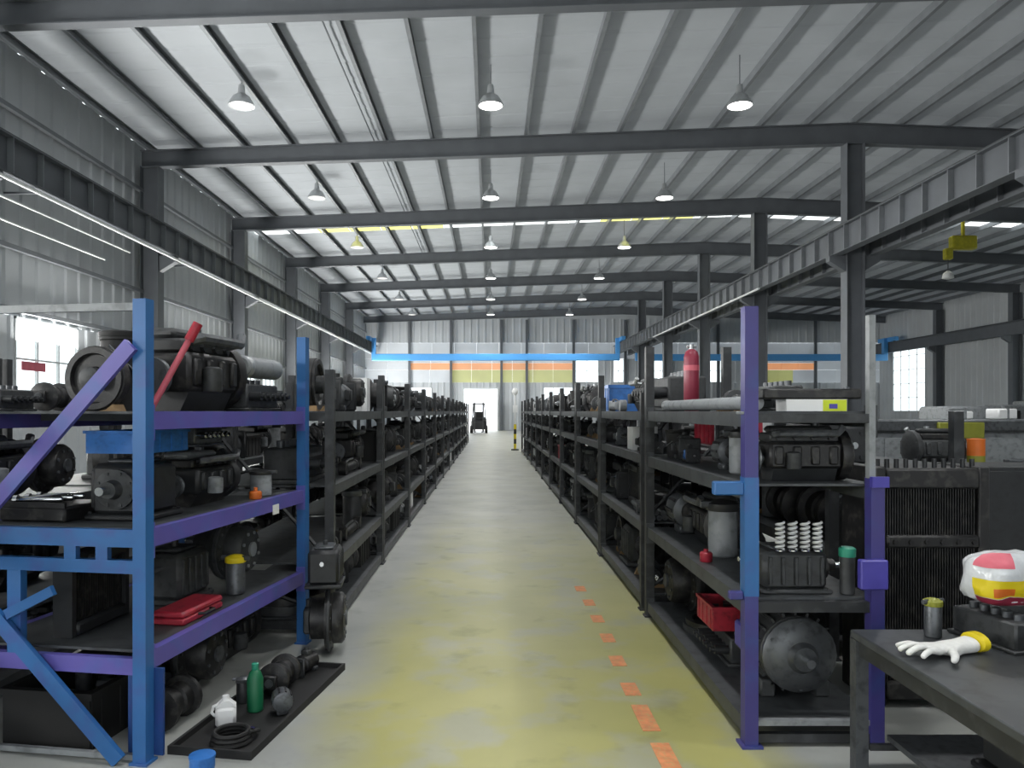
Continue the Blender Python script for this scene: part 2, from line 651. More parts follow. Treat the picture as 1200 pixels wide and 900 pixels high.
# --- side wall with windows (at XL)
wl = MB()
wins = SIDE_WINDOWS
WZ0, WZ1 = 1.85, 3.7
s = corrugated('y', XL, Y0, Y1, WZ1, ztop(XL) + .2); wl.add(s.v, s.f)
s = corrugated('y', XL, Y0, Y1, 0, WZ0); wl.add(s.v, s.f)
yc = Y0
for (a, b) in wins + [(Y1, Y1)]:
    if a > yc:
        s = corrugated('y', XL, yc, a, WZ0, WZ1); wl.add(s.v, s.f)
    yc = b
wall_left = struct(wl.build('wall_left', 'wallsheet', smooth=False))
for (a, b) in wins:
    w = window('left', 'y', XL, a, b, WZ0, WZ1, 3, 2)
    if a == 16.9:
        MB().box(XL + .05, XL + .07, 17.1, 18.0, 2.52, 2.72).build('red_strip', 'pink', w, smooth=False)
# sill rail and girts of the side wall
for z in (1.75, 3.85, 5.2, 8.2):
    mb = MB(); mb.box(XL + .05, XL + .17, Y0, Y1, z - .08, z + .02)
    mb.build('girt', 'pale' if z < 2 else 'purlin', wall_left, smooth=False)

# --- far side wall (at XR) with a tall bright opening of windows
wr = MB()
s = corrugated('y', XR, Y0, Y1, 7.0, ztop(XR) + .2, thick_dir=-1); wr.add(s.v, s.f)
s = corrugated('y', XR, Y0, Y1, 0, 1.6, thick_dir=-1); wr.add(s.v, s.f)
for (a, b) in ((Y0, 26), (34, 42), (45.5, 57.2), (61.8, Y1)):
    s = corrugated('y', XR, a, b, 1.6, 7.0, thick_dir=-1); wr.add(s.v, s.f)
wall_right = struct(wr.build('wall_right', 'wallsheet', smooth=False))
window('right', 'y', XR, 57.2, 61.8, 1.6, 7.0, 4, 5)
window('right', 'y', XR, 42, 45.5, 1.6, 7.0, 3, 5)
window('right', 'y', XR, 26, 34, 1.6, 7.0, 6, 5)

# --- far end wall, built as rows of panels between mullion posts
wall_back = bpy.data.objects.new('wall_back', None); COL.objects.link(wall_back); struct(wall_back)
mb = MB()
s = corrugated('x', Y1, XL, XR, 7.3, 9.3, thick_dir=-1); mb.add(s.v, s.f)
vs = []
mb.build('gable_sheet', 'wallsheet', wall_back, smooth=False)
mb = MB()
mb.prism([(XL, 9.3), (XR, 9.3), (XR, ztop(XR) + .2), (XC, ztop(XC) + .2), (XL, ztop(XL) + .2)], 'y', Y1, Y1 + .05)
mb.build('gable_cap', 'wallsheet', wall_back, smooth=False)
DOOR = (-2.2, 0.55)                         # doorway in the far wall
yw = Y1


def panels(z0, z1, xa, xb, wdt, m, name, skip=()):
    n = max(1, int(round((xb - xa) / wdt)))
    w = (xb - xa) / n
    for i in range(n):
        a, b = xa + i * w + .006, xa + (i + 1) * w - .006
        if any(a < s1 and b > s0 for (s0, s1) in skip):
            continue
        p = MB(); p.box(a, b, yw + random.uniform(0, .03), yw + .06, z0 + .004, z1 - .004)
        p.build(name, m, wall_back, smooth=False)


panels(5.98, 7.3, XL, XR, 1.9, 'lightsheet', 'upper_panel')
# side-to-side: white bay, orange over yellow bay, white windows bay
panels(5.05, 5.98, XL, -6.7, 1.9, 'lightsheet', 'wall_panel')
panels(5.05, 5.62, -6.7, 6.9, 1.7, 'orangesheet', 'orange_panel')
panels(4.0, 5.05, XL, -3.3, 1.8, 'lightsheet', 'wall_panel')
panels(4.0, 5.05, -3.3, 6.9, 1.7, 'yellowsheet', 'yellow_panel')
panels(5.62, 5.98, -6.7, 6.9, 1.7, 'lightsheet', 'wall_panel')
panels(5.62, 5.98, 22.8, 27, 1.6, 'lightsheet', 'wall_panel')
panels(5.05, 5.62, 22.8, 27, 1.6, 'orangesheet', 'orange_panel')
panels(4.0, 5.05, 22.8, 25.2, 1.2, 'yellowsheet', 'yellow_panel')
panels(5.05, 5.98, 27, XR, 1.8, 'lightsheet', 'wall_panel')
panels(4.0, 5.05, 25.2, XR, 1.8, 'lightsheet', 'wall_panel')
mb = MB(); xx = 6.9
for (a, b) in ((7.05, 9.0), (10.2, 11.1), (13.4, 14.9), (18.2, 20.0), (22.8, 22.8)):
    q = corrugated('x', yw, xx, a, 4.0, 5.98, thick_dir=-1); mb.add(q.v, q.f)
    if b > a:
        window('far', 'x', yw, a, b, 4.0, 5.95, 2, 2)
    xx = b
mb.build('middle_sheet', 'wallsheet', wall_back, smooth=False)
# lower wall with windows and doorway
lw = [(-6.9, -4.9, 2.0, 3.6), (4.4, 6.9, 1.9, 3.6), (8.2, 11.4, 2.0, 3.6)]
mb = MB()
segs = sorted([(a, b) for (a, b, c, d) in lw] + [DOOR])
xx = XL
for (a, b) in segs + [(XR, XR)]:
    if a > xx:
        s = corrugated('x', yw, xx, a, 0, 4.0, thick_dir=-1); mb.add(s.v, s.f)
    xx = b
for (a, b, c, d) in lw:
    s = corrugated('x', yw, a, b, 0, c, thick_dir=-1); mb.add(s.v, s.f)
    s = corrugated('x', yw, a, b, d, 4.0, thick_dir=-1); mb.add(s.v, s.f)
s = corrugated('x', yw, DOOR[0], DOOR[1], 3.45, 4.0, thick_dir=-1); mb.add(s.v, s.f)
mb.build('lower_sheet', 'wallsheet', wall_back, smooth=False)
for (a, b, c, d) in lw:
    window('far', 'x', yw, a, b, c, d, 3, 3)
# door frame, open doorway
mb = MB()
mb.box(DOOR[0] - .12, DOOR[0], yw - .1, yw + .1, 0, 3.57); mb.box(DOOR[1], DOOR[1] + .12, yw - .1, yw + .1, 0, 3.57)
mb.box(DOOR[0], DOOR[1], yw - .1, yw + .1, 3.45, 3.57)
struct(mb.build('door_1', 'pale', smooth=False))
# wall posts of the far wall
for x in (-6.75, -3.3, 0.9, 3.0, 6.9, 11.2, 15, 18.9, 22.8, 27):
    mb = MB(); mb.ibeam('y', yw - .38, yw - .14, x, 4.0, 7.3, .2)
    z0 = 0 if not (DOOR[0] < x < DOOR[1]) else 4
    q = MB(); q.box(x - .1, x + .1, yw - .26, yw - .06, z0, 9.2)
    q.build('wall_post', 'steel', wall_back, smooth=False)

# front end of the hall behind the viewpoint: wall with a big open door
mb = MB()
s = corrugated('x', Y0, XL, -4, 0, 9.2); mb.add(s.v, s.f)
s = corrugated('x', Y0, 6, XR, 0, 9.2); mb.add(s.v, s.f)
s = corrugated('x', Y0, -4, 6, 4.6, 9.2); mb.add(s.v, s.f)
struct(mb.build('wall_front', 'wallsheet', smooth=False))


# ------------------------------------------------------------------ columns, runway beams, crane girders
def column(x, y, label, group, side):
    c = thing('steel_column', label, 'column', (x, y, 0), 0, group)
    zt = ztop(x) - (.62 if x < 20 and x > 0 else .5)
    w, d = .42, .5
    mb = MB()
    mb.box(-d / 2, d / 2, -.012, .012, .03, zt)
    mb.box(-d / 2 - .018, -d / 2, -w / 2, w / 2, .03, zt)
    mb.box(d / 2, d / 2 + .018, -w / 2, w / 2, .03, zt)
    mb.build('shaft', 'steel', c, smooth=False)
    mb = MB(); mb.box(-.38, .38, -.3, .3, 0, .03); mb.build('base_plate', 'steel', c, smooth=False)
    for s in ((-1, 1) if side == 0 else (side,)):
        mb = MB()
        mb.prism([(s * .27, 5.75), (s * .27, 6.22), (s * .75, 6.22), (s * .75, 6.05)], 'y', -.13, .13)
        mb.build('corbel', 'steel', c, smooth=False)
    return c


for i, ry in enumerate(RAFTERS[1:8]):
    wh = f'{ORD[i - 1]} in view from the front' if i > 1 else ['closest to the open front door', 'one bay in from the front door'][i]
    column(-10.1, ry, f'grey steel column against the window wall, {wh}', 'steel columns along the window wall', 1)
    column(XC, ry, f'tall grey steel column between the two halls, {wh}', 'steel columns between the two halls', 0)
for i, ry in enumerate(RAFTERS[3:8]):
    wh = f'{ORD[i - 2]} in view from the front' if i > 2 else ['beside the windows by the front', 'one bay past the front windows', 'two bays past the front windows'][i]
    column(32.0, ry, f'grey steel column on the far side of the second hall, {wh}', 'steel columns of the second hall', -1)


def runway(x, label, side):
    r = thing('crane_runway_beam', label, 'runway beam', (x, 0, 6.22), 0, 'crane runway beams')
    mb = MB(); mb.ibeam('y', Y0 + .3, Y1 - .5, 0, 0, .75, .3)
    mb.build('girder', 'steel', r, smooth=False)
    mb = MB(); mb.box(-.04, .04, Y0 + .3, Y1 - .5, .75, .84)
    mb.build('rail', 'gun', r, smooth=False)
    q = MB(); q.box(-.14, -.012, -.012, .012, .02, .73); q.box(.012, .14, -.012, .012, .02, .73)
    me = q.mesh('stiffener', 'purlin', False)
    y = Y0 + 1
    while y < 62:
        o = link('stiffener', me, r); o.location = (0, y, 0)
        y += 1.0
    return r


runway(-9.45, 'long grey crane runway beam along the window wall', 1)
runway(XC - .55, 'long grey crane runway beam on the aisle face of the middle columns', -1)
runway(XC + .55, 'long grey crane runway beam on the far face of the middle columns', 1)
for (z, ya, yb, lb) in ((6.12, Y0 + .4, 60, 'long pale conductor bar under the window wall runway beam'),
                        (5.72, 2, 19.9, 'thin pale pipe along the window wall, middle of three'),
                        (5.28, 2, 18.6, 'thin pale pipe along the window wall, lowest of three')):
    r = thing('wall_pipe', lb, 'pipe', (-9.35, 0, z), 0, 'pale pipes along the window wall')
    mb = MB(); rr = .045 if z > 6 else .025
    mb.rod((0, ya, 0), (0, yb, 0), rr, 8)
    mb.build('pipe', 'pale', r)
    for y in ([7.9 + 8 * k for k in range(7)] if z > 6 else [6.6, 14.6]):
        if ya < y < yb:
            b = MB(); b.box(-.73, .0, y - .02, y + .02, -.02, .02)
            b.build('bracket', 'steel', r, smooth=False)
        # the hanger reaches from column to pipe
mb = MB()
r = thing('wall_pipe', 'pale pipe bent along the aisle face of the middle runway beam', 'pipe', (XC - .85, 0, 6.15), 0, 'pale pipes by the middle columns')
mb.rod((0, 28.5, 0), (0, 47, 0), .04, 8); mb.build('pipe', 'pale', r)
for y in (31, 39, 46.9):
    b = MB(); b.box(0, .6, y - .02, y + .02, -.02, .02); b.build('bracket', 'steel', r, smooth=False)


def crane(x0, x1, y, label):
    c = thing('overhead_crane', label, 'crane', ((x0 + x1) / 2, y, 7.07), 0, 'blue overhead cranes')
    h = (x1 - x0) / 2
    g = MB(); g.cbox(-h + .1, h - .1, -.22, .22, -1.47, -.95, .03); g.build('girder', 'craneblue', c, smooth=False)
    g = MB()
    for s in (-1, 1):
        g.prism([(s * (h - .12), -.45), (s * (h - 1.2), -1.0), (s * (h - .12), -1.0)], 'y', -.23, .23)
    for s in (-1, 1):
        e = MB(); e.cbox(s * h - .16, s * h + .16, -1.3, 1.3, .02, .34, .02); e.build('end_carriage', 'craneblue', c, smooth=False)
        q = MB(); q.box(s * (h - .25) - .16, s * (h - .25) + .16, -.2, .2, -1.0, .3); q.build('hanger_plate', 'craneblue', c, smooth=False)
        for t in (-1, 1):
            w = MB(); w.cyl((s * h - .06, t * 1.0, .08), 'x', .1, .12, 12); w.build('wheel', 'gun', c)
    return c


crane(-9.45, XC - .55, 60.5, 'sky blue overhead crane bridge across the far end of the aisle hall')
cr2 = crane(XC + .55, 31.45, 60.8, 'sky blue overhead crane bridge across the far end of the second hall')
r = thing('crane_runway_beam', 'grey crane runway beam on the far side of the second hall', 'runway beam', (31.45, 0, 6.22), 0, 'crane runway beams')
mb = MB(); mb.ibeam('y', 24, Y1 - .5, 0, 0, .75, .3); mb.build('girder', 'steel', r, smooth=False)
mb = MB(); mb.box(-.04, .04, 24, Y1 - .5, .75, .84); mb.build('rail', 'gun', r, smooth=False)

# yellow hoist hanging under the rafter of the second hall
h = thing('yellow_hoist', 'yellow chain hoist with white hook block hanging in the second hall', 'hoist', (19.0, 30.9, 8.2))
mb = MB(); mb.cbox(-.5, .5, -.18, .18, -.1, .45, .05); mb.build('motor_housing', 'craneyellow', h)
mb = MB(); mb.box(-.05, .05, -.05, .05, .45, 1.4); mb.build('hanger', 'craneyellow', h, smooth=False)
mb = MB(); mb.cbox(-.75, -.45, -.14, .14, -.5, -.05, .04); mb.build('chain_box', 'craneyellow', h)
mb = MB(); mb.rod((-.6, 0, -.5), (-.6, 0, -1.0), .02); mb.build('chain', 'gun', h)
mb = MB(); mb.lathe([(.04, -1.3), (.22, -1.25), (.18, -1.05), (.05, -.95)], (-.6, 0, 0), 'z', 12); mb.build('hook_block', 'white', h)

# high-bay lamps
lamp_shade = MB().lathe([(.05, .52), (.07, .5), (.09, .3), (.2, .22), (.3, .05), (.31, 0), (.29, 0), (.19, .2), (.07, .28)], n=20).mesh('reflector', 'lampmetal')
lamp_disc = MB().lathe([(.001, -.03), (.16, -.02), (.27, .0), (.28, .03), (.001, .04)], n=20)
lamp_on = lamp_disc.mesh('lamp_glow', 'lamp'); lamp_off = lamp_disc.mesh('lamp_dim', 'lampdim')
rod_me = MB().rod((0, 0, .5), (0, 0, 1.0), .012).mesh('hanger_rod', 'steel')
li = 0
for bay in range(-2, 6):  # rows of negative bays are unseen, added to brighten the near floor
    y = 18.5 + 8 * bay
    for k, x in enumerate((-6, 0, 6)):
        lit = x >= 0
        row = ORD[bay + 1] + ' row in view' if bay >= 0 else ['added by the front door', 'added above the near racks'][bay + 2]
        zz = 8.95
        o = thing('high_bay_lamp', f'{"lit" if lit else "dim"} round high bay lamp under the roof, {row}, {["window side", "over the aisle", "column side"][k]}',
                  'lamp', (x, y, zz), 0, 'high bay lamps under the aisle hall roof')
        for me, n in ((lamp_shade, 'reflector'), (lamp_on if lit else lamp_off, 'diffuser')):
            link(n, me, o)
        top = ztop(x) + .2 - zz
        q = MB().rod((0, 0, .5), (0, 0, top), .012); q.build('hanger_rod', 'steel', o)
        if lit:
            d = bpy.data.lights.new('high_bay_light', 'SPOT'); d.energy = 1000; d.spot_size = 2.6; d.spot_blend = .6; d.shadow_soft_size = .25
            l = bpy.data.objects.new('high_bay_light', d); COL.objects.link(l); l.location = (x, y, zz - .06); l.parent = None

# ================================================================== RACKS
def rack(name, label, group, loc, rz, length, depth, height, levels, paint, beampaint, deckm='deck', brace=True, aisle=1, posts=(1, 1, 1, 1), beam_h=.075, cache={}):
    """local frame: y along the aisle (0..length), x = 0 the aisle face, x = -depth the rear (mirrored when aisle = -1)"""
    r = thing(name, label, 'rack', loc, rz, group)
    key = (length, depth, height, tuple(levels), paint, beampaint, deckm, aisle, beam_h)
    if key not in cache:
        a = aisle
        def X(u):                       # u = distance behind the aisle face
            return -a * u
        d = {}
        w = .032
        def xb(m, u0, u1, *q):
            x0, x1 = sorted((X(u0), X(u1))); m.box(x0, x1, *q)
        m = MB()                        # slotted angle / channel post
        m.box(-w, w, -w, w, .012, height); m.box(-w - .012, w + .012, -w - .012, w + .012, 0, .012)
        d['post'] = m.mesh('post', paint, False)
        m = MB()
        m.box(-.022, .022, w, length - w, -beam_h, 0); m.box(-.03, .03, w, w + .012, -beam_h - .05, .03); m.box(-.03, .03, length - w - .012, length - w, -beam_h - .05, .03)
        d['beam'] = m.mesh('beam', beampaint, False)
        m = MB(); m.box(-.018, .018, 0, depth - 2 * w, -.03, .03)
        rotm = Matrix.Rotation(PI / 2 * a, 4, 'Z')
        m2 = MB(); m2.add(m.v, m.f, rotm)
        d['end_rail'] = m2.mesh('end_rail', paint, False)
        m = MB(); xb(m, .022, depth - .022, .034, length - .034, -.012, 0)
        for k in range(1, 4):
            y = length * k / 4
            xb(m, .025, depth - .025, y - .025, y + .025, -.05, -.012)
        d['deck'] = m.mesh('deck', deckm, False)
        for nm, (z0, z1) in (('a', (levels[0] + .05, levels[1] - .05)), ('b', (levels[1] + .05, levels[-1] - .05))):
            m = MB(); m.rod((X(w), 0, z0), (X(depth - w), 0, z1), .014, 4)
            d['brace' + nm] = m.mesh('brace', paint, False)
        cache[key] = (d, X)
    d, X = cache[key]
    for i, (u, y) in enumerate(((0, 0), (depth, 0), (0, length), (depth, length))):
        if posts[i]:
            o = link('post', d['post'], r); o.location = (X(u), y, 0)
    for z in levels:
        for u in (0, depth):
            o = link('beam', d['beam'], r); o.location = (X(u), 0, z)
        o = link('deck', d['deck'], r); o.location = (0, 0, z)
    if brace:
        for y in (0, length):
            for z in (levels[0] - .04, levels[-1] - .04):
                o = link('end_rail', d['end_rail'], r); o.location = (X(.032), y, z)
            for n in ('bracea', 'braceb'):
                o = link('brace', d[n], r); o.location = (0, y, 0)
    return r


# ================================================================== KINDS OF MACHINE PARTS
# every kind: list of (part name, MB, material, index of the parent part or None), standing on z = 0, front towards +x
class Kind:
    def __init__(self, noun, cat, parts):
        self.noun, self.cat = noun, cat
        self.parts = []
        lo = [9e9] * 3; hi = [-9e9] * 3
        for n, m, mt, par in parts:
            for p in m.v:
                for k in range(3):
                    lo[k] = min(lo[k], p[k]); hi[k] = max(hi[k], p[k])
        self.lo, self.hi = lo, hi
        off = Vector((-(lo[0] + hi[0]) / 2, -(lo[1] + hi[1]) / 2, -lo[2]))
        self.dim = [hi[k] - lo[k] for k in range(3)]
        merged = MB(); mats = []; fm = []
        for n, m, mt, par in parts:
            m.v = [tuple(Vector(p) + off) for p in m.v]
            self.parts.append((n, m.mesh(n, mt), par))
            if mt not in mats:
                mats.append(mt)
            fm += [mats.index(mt)] * len(m.f)
            merged.add(m.v, m.f)
        self.merged = merged.mesh(noun, mats)
        for p, i in zip(self.merged.polygons, fm):
            p.material_index = i


def bolts(m, axis, o, R, r, n, h):
    for k in range(n):
        a = 2 * PI * (k + .5) / n
        u, w = R * math.cos(a), R * math.sin(a)
        p = {'x': (o[0], o[1] + u, o[2] + w), 'y': (o[0] + u, o[1], o[2] + w), 'z': (o[0] + u, o[1] + w, o[2])}[axis]
        m.cyl(p, axis, r, h, 6)


def k_engine(c1, c2, c3, rim='gun'):
    P = []
    m = MB(); m.cbox(-.17, .17, -.25, .25, .1, .3, .02)
    for k in range(4):
        y = -.19 + k * .125
        m.cbox(.16, .19, y - .03, y + .03, .13, .27, .01); m.cbox(-.19, -.16, y - .03, y + .03, .13, .27, .01)
    P.append(('crankcase', m, c1, None))
    m = MB(); m.prism([(-.15, .1), (.15, .1), (.1, .0), (-.1, .0)], 'y', -.22, .22); P.append(('oil_pan', m, c2, None))
    m = MB(); m.cbox(-.13, .13, -.24, .24, .3, .37, .012)
    for k in range(4):
        m.cyl((.13, -.18 + k * .12, .335), 'x', .022, .02, 8)
    P.append(('cylinder_head', m, c2, None))
    m = MB(); m.cbox(-.09, .07, -.22, .22, .37, .425, .02); P.append(('valve_cover', m, c3, None))
    m = MB(); m.cyl((-.01, .12, .42), 'z', .03, .03, 10); P.append(('filler_cap', m, rim, 3))
    m = MB(); m.tube([(.17, -.22, .36), (.21, -.2, .37), (.22, 0, .37), (.21, .2, .37), (.2, .24, .42)], .028, 8)
    for k in range(4):
        m.rod((.12, -.18 + k * .12, .345), (.21, -.18 + k * .12, .365), .02, 6)
    P.append(('exhaust_manifold', m, rim, None))
    m = MB(); m.lathe([(.19, .25), (.2, .27), (.2, .31), (.15, .34), (.08, .35)], (0, 0, .2), 'y', 18); bolts(m, 'y', (0, .31, .2), .175, .012, 8, .015); P.append(('flywheel_housing', m, c1, None))
    m = MB(); m.lathe([(.04, -.25), (.04, -.28), (.1, -.285), (.085, -.3), (.1, -.315), (.1, -.33), (.03, -.335)], (0, 0, .17), 'y', 18); P.append(('pulley', m, rim, None))
    m = MB(); m.lathe([(.045, 0), (.05, .01), (.05, .12), (.03, .13)], (.21, -.1, .1), 'z', 12); P.append(('oil_filter', m, c3, None))
    return P


def k_pump(c1, c2, c3='chrome'):
    P = []
    m = MB(); m.lathe([(.075, -.2), (.09, -.19), (.09, -.06), (.105, -.05), (.105, .06), (.085, .075), (.085, .16), (.06, .18)], (0, 0, .12), 'y', 18); P.append(('housing', m, c1, None))
    m = MB(); m.cbox(-.12, .12, .16, .185, .0, .24, .015); bolts(m, 'y', (0, .185, .12), .11, .012, 4, .012); P.append(('flange', m, c2, None))
    m = MB(); m.rod((0, .185, .12), (0, .27, .12), .022, 12); P.append(('shaft', m, c3, None))
    m = MB(); m.cbox(-.05, .05, -.1, .0, .21, .27, .01); m.cyl((0, -.05, .27), 'z', .03, .03, 12); m.cbox(.08, .13, -.14, -.05, .08, .17, .01); P.append(('port_block', m, c2, None))
    m = MB(); m.cbox(-.09, .09, -.18, -.1, 0, .05, .01); P.append(('foot', m, c2, None))
    return P


def k_drive(c1, c2, c3='gun', teeth=0):
    """final drive lying on its rim, hub facing the aisle"""
    P = []
    m = MB(); m.lathe([(.1, -.22), (.13, -.2), (.13, -.05), (.2, -.04), (.2, .02), (.16, .04), (.16, .13), (.14, .16), (.06, .17)], (0, 0, .2), 'x', 22); P.append(('housing', m, c1, None))
    m = MB(); m.lathe([(.195, -.015), (.212, -.01), (.212, .012), (.195, .018)], (0, 0, .2), 'x', 22); bolts(m, 'x', (.018, 0, .2), .183, .011, 14, .014); P.append(('bolt_flange', m, c2, None))
    m = MB(); m.cyl((.165, 0, .2), 'x', .05, .02, 10); bolts(m, 'x', (.155, 0, .2), .115, .012, 8, .018); P.append(('hub_cover', m, c3, None))
    m = MB(); m.cbox(-.28, -.18, -.09, .09, .12, .28, .015); m.cyl((-.24, .0, .28), 'z', .025, .04, 10); m.cyl((-.24, .06, .28), 'z', .02, .03, 10); P.append(('motor_block', m, c2, None))
    return P


def k_gearbox(c1, c2, c3='gun'):
    P = []
    m = MB(); m.cbox(-.16, .16, -.2, .2, .03, .34, .03)
    for k in range(5):
        y = -.16 + k * .08
        m.cbox(.15, .175, y - .012, y + .012, .07, .3, .005)
    P.append(('casing', m, c1, None))
    m = MB(); m.cbox(-.19, .19, -.22, .22, 0, .035, .01); bolts(m, 'z', (0, 0, .035), .25, .012, 4, .012); P.append(('base', m, c1, None))
    m = MB(); m.lathe([(.12, .2), (.12, .225), (.06, .24), (.05, .28), (.05, .3)], (0, 0, .19), 'y', 18); bolts(m, 'y', (0, .225, .19), .1, .01, 8, .012); P.append(('bearing_cover', m, c2, None))
    m = MB(); m.rod((0, .3, .19), (0, .38, .19), .026, 12); P.append(('shaft', m, 'chrome', None))
    m = MB(); m.rod((-.0, -.2, .24), (0, -.3, .24), .022, 12); P.append(('shaft', m, 'chrome', None))
    m = MB(); m.cbox(-.1, .1, -.13, .13, .34, .365, .01); P.append(('lid', m, c3, None))
    m = MB(); m.cyl((0, .0, .365), 'z', .025, .04, 8); P.append(('breather', m, c2, len(P) - 1))
    return P


def k_roller(c1, c2):
    P = []
    m = MB(); m.lathe([(.05, -.15), (.09, -.14), (.12, -.13), (.12, -.1), (.09, -.09), (.09, -.02), (.075, -.01), (.075, .01), (.09, .02), (.09, .09), (.12, .1), (.12, .13), (.09, .14), (.05, .15)], (0, 0, .12), 'y', 20); P.append(('roller_body', m, c1, None))
    m = MB(); m.rod((0, -.21, .12), (0, .21, .12), .032, 12)
    P.append(('axle', m, c2, None))
    for s in (-1, 1):
        m = MB(); m.cbox(-.05, .05, s * .185 - .02, s * .185 + .02, .07, .17, .008); P.append(('end_collar', m, c1, None))
    return P


def k_idler(c1, c2, R=.22):
    P = []
    m = MB(); m.lathe([(R - .05, -.05), (R - .01, -.05), (R - .01, -.03), (R, -.025), (R, .025), (R - .01, .03), (R - .01, .05), (R - .05, .05), (R - .06, .02), (.08, .02), (.08, -.02), (R - .06, -.02)], (0, 0, R), 'x', 28); P.append(('wheel_rim', m, c1, None))
    m = MB(); m.lathe([(.05, -.1), (.075, -.09), (.075, .09), (.05, .1)], (0, 0, R), 'x', 16); P.append(('hub', m, c2, None))
    for s in (-1, 1):
        m = MB(); m.prism([(s * .05, 0), (s * .17, 0), (s * .15, .045), (s * .105, .012)], 'x', -.06, .06); P.append(('chock', m, 'card', None))
    return P


def k_ram(c1, c2='chrome', L=.8):
    P = []
    m = MB(); m.lathe([(.05, -L / 2), (.055, -L / 2 + .01), (.055, L * .12), (.064, L * .125), (.064, L * .2), (.04, L * .21)], (0, 0, .07), 'y', 16); P.append(('barrel', m, c1, None))
    m = MB(); m.rod((0, L * .2, .07), (0, L * .46, .07), .026, 12); P.append(('rod', m, c2, None))
    for y in (-L / 2 - .04, L * .46 + .04):
        m = MB(); m.lathe([(.035, -.04), (.07, -.04), (.07, .04), (.035, .04)], (0, y, .07), 'x', 16); P.append(('eye', m, c1, None))
    m = MB(); m.tube([(0, -L * .42, .125), (.02, -L * .3, .15), (.02, L * .0, .15), (0, L * .1, .125)], .012, 6); P.append(('oil_pipe', m, 'gun', None))
    return P


def k_radiator(c1, c2, W=.6, H=.42):
    P = []
    for s in (-1, 1):
        m = MB(); m.box(-.05, .05, s * (W / 2 - .02) - .02, s * (W / 2 - .02) + .02, 0, H); P.append(('side_frame', m, c1, None))
    for z0 in (0, H - .07):
        m = MB(); m.cbox(-.06, .06, -W / 2 + .04, W / 2 - .04, z0, z0 + .07, .015); P.append(('tank', m, c1, None))
    m = MB()
    n = 22
    for k in range(n):
        y = -W / 2 + .05 + (W - .1) * k / (n - 1)
        m.box(-.03, .03, y - .004, y + .004, .07, H - .07)
    m.box(-.012, .012, -W / 2 + .04, W / 2 - .04, .07, H - .07)
    P.append(('core', m, c2, None))
    m = MB(); m.cyl((0, .12, H - .005), 'z', .03, .03, 10); m.rod((.05, -.15, H - .035), (.12, -.15, H - .035), .02, 8); P.append(('filler_neck', m, 'gun', None))
    return P


def k_crate(c1, c2, fill='gun', W=.42, D=.34, H=.2):
    P = []
    m = MB(); t = .012
    m.box(-D / 2, D / 2, -W / 2, W / 2, 0, t)
    for s in (-1, 1):
        m.box(s * D / 2 - t / 2, s * D / 2 + t / 2, -W / 2, W / 2, 0, H)
        m.box(-D / 2, D / 2, s * W / 2 - t / 2, s * W / 2 + t / 2, 0, H)
        m.box(s * D / 2 - .014, s * D / 2 + .014, -W / 2 - .014, W / 2 + .014, H - .025, H)
        m.box(-D / 2, D / 2, s * W / 2 - .014, s * W / 2 + .014, H - .025, H)
        for k in range(4):
            y = -W / 2 + W * (k + .5) / 4
            m.box(s * (D / 2 + .006) - .006, s * (D / 2 + .006) + .006, y - .008, y + .008, .01, H - .02)
    P.append(('bin_shell', m, c1, None))
    rnd = random.Random(3)
    for k in range(5):
        m = MB(); x, y = rnd.uniform(-.08, .08), -W / 2 + W * (k + .5) / 5
        m.lathe([(.03, 0), (.045, .01), (.045, .06), (.03, .07), (.03, rnd.uniform(.1, .16))], (x, y, .012), 'z', 10)
        m.lathe([(.025, 0), (.025, .09)], (x + .07, y, .12), 'x', 8) if k % 2 else None
        P.append(('fitting', m, fill, None))
    return P


def k_carton(c1, W=.4, D=.3, H=.22):
    P = []
    m = MB(); m.box(-D / 2, D / 2, -W / 2, W / 2, 0, H); P.append(('carton_body', m, c1, None))
    for s in (-1, 1):
        m = MB(); m.box(s * .002 if s > 0 else -D / 2, D / 2 if s > 0 else -.002, -W / 2, W / 2, H, H + .004); P.append(('flap', m, c1, None))
    m = MB(); m.box(-.025, .025, -W / 2 - .001, W / 2 + .001, H + .004, H + .006); m.box(-.025, .025, W / 2, W / 2 + .002, H * .6, H); m.box(-.025, .025, -W / 2 - .002, -W / 2, H * .6, H); P.append(('tape', m, 'film', None))
    return P


def k_hose(c1):
    P = []
    for k in range(3):
        m = MB(); m.torus((0, 0, .025 + .045 * k), 'z', .2 - .012 * k, .024, 26, 8); P.append(('hose_turn', m, c1, None))
    m = MB(); m.tube([(.2, 0, .12), (.22, .1, .09), (.2, .22, .05), (.14, .27, .03)], .022, 8); P.append(('hose_end', m, c1, None))
    m = MB(); m.rod((.14, .27, .03), (.08, .3, .03), .026, 8); P.append(('coupling', m, 'chrome', None))
    return P


def k_valve(c1, c2):
    P = []
    m = MB(); m.cbox(-.11, .11, -.26, .26, .02, .2, .012); m.cbox(-.13, .13, -.28, .28, 0, .025, .006); P.append(('valve_body', m, c1, None))
    for k in range(6):
        y = -.21 + k * .084
        m = MB(); m.cyl((.11, y, .11), 'x', .032, .09, 12); m.cyl((.2, y, .11), 'x', .018, .03, 8); P.append(('spool_cap', m, c2, None))
    for k in range(5):
        m = MB(); m.cyl((-.03, -.18 + k * .09, .2), 'z', .026, .04, 10); P.append(('port', m, 'gun', 0))
    return P


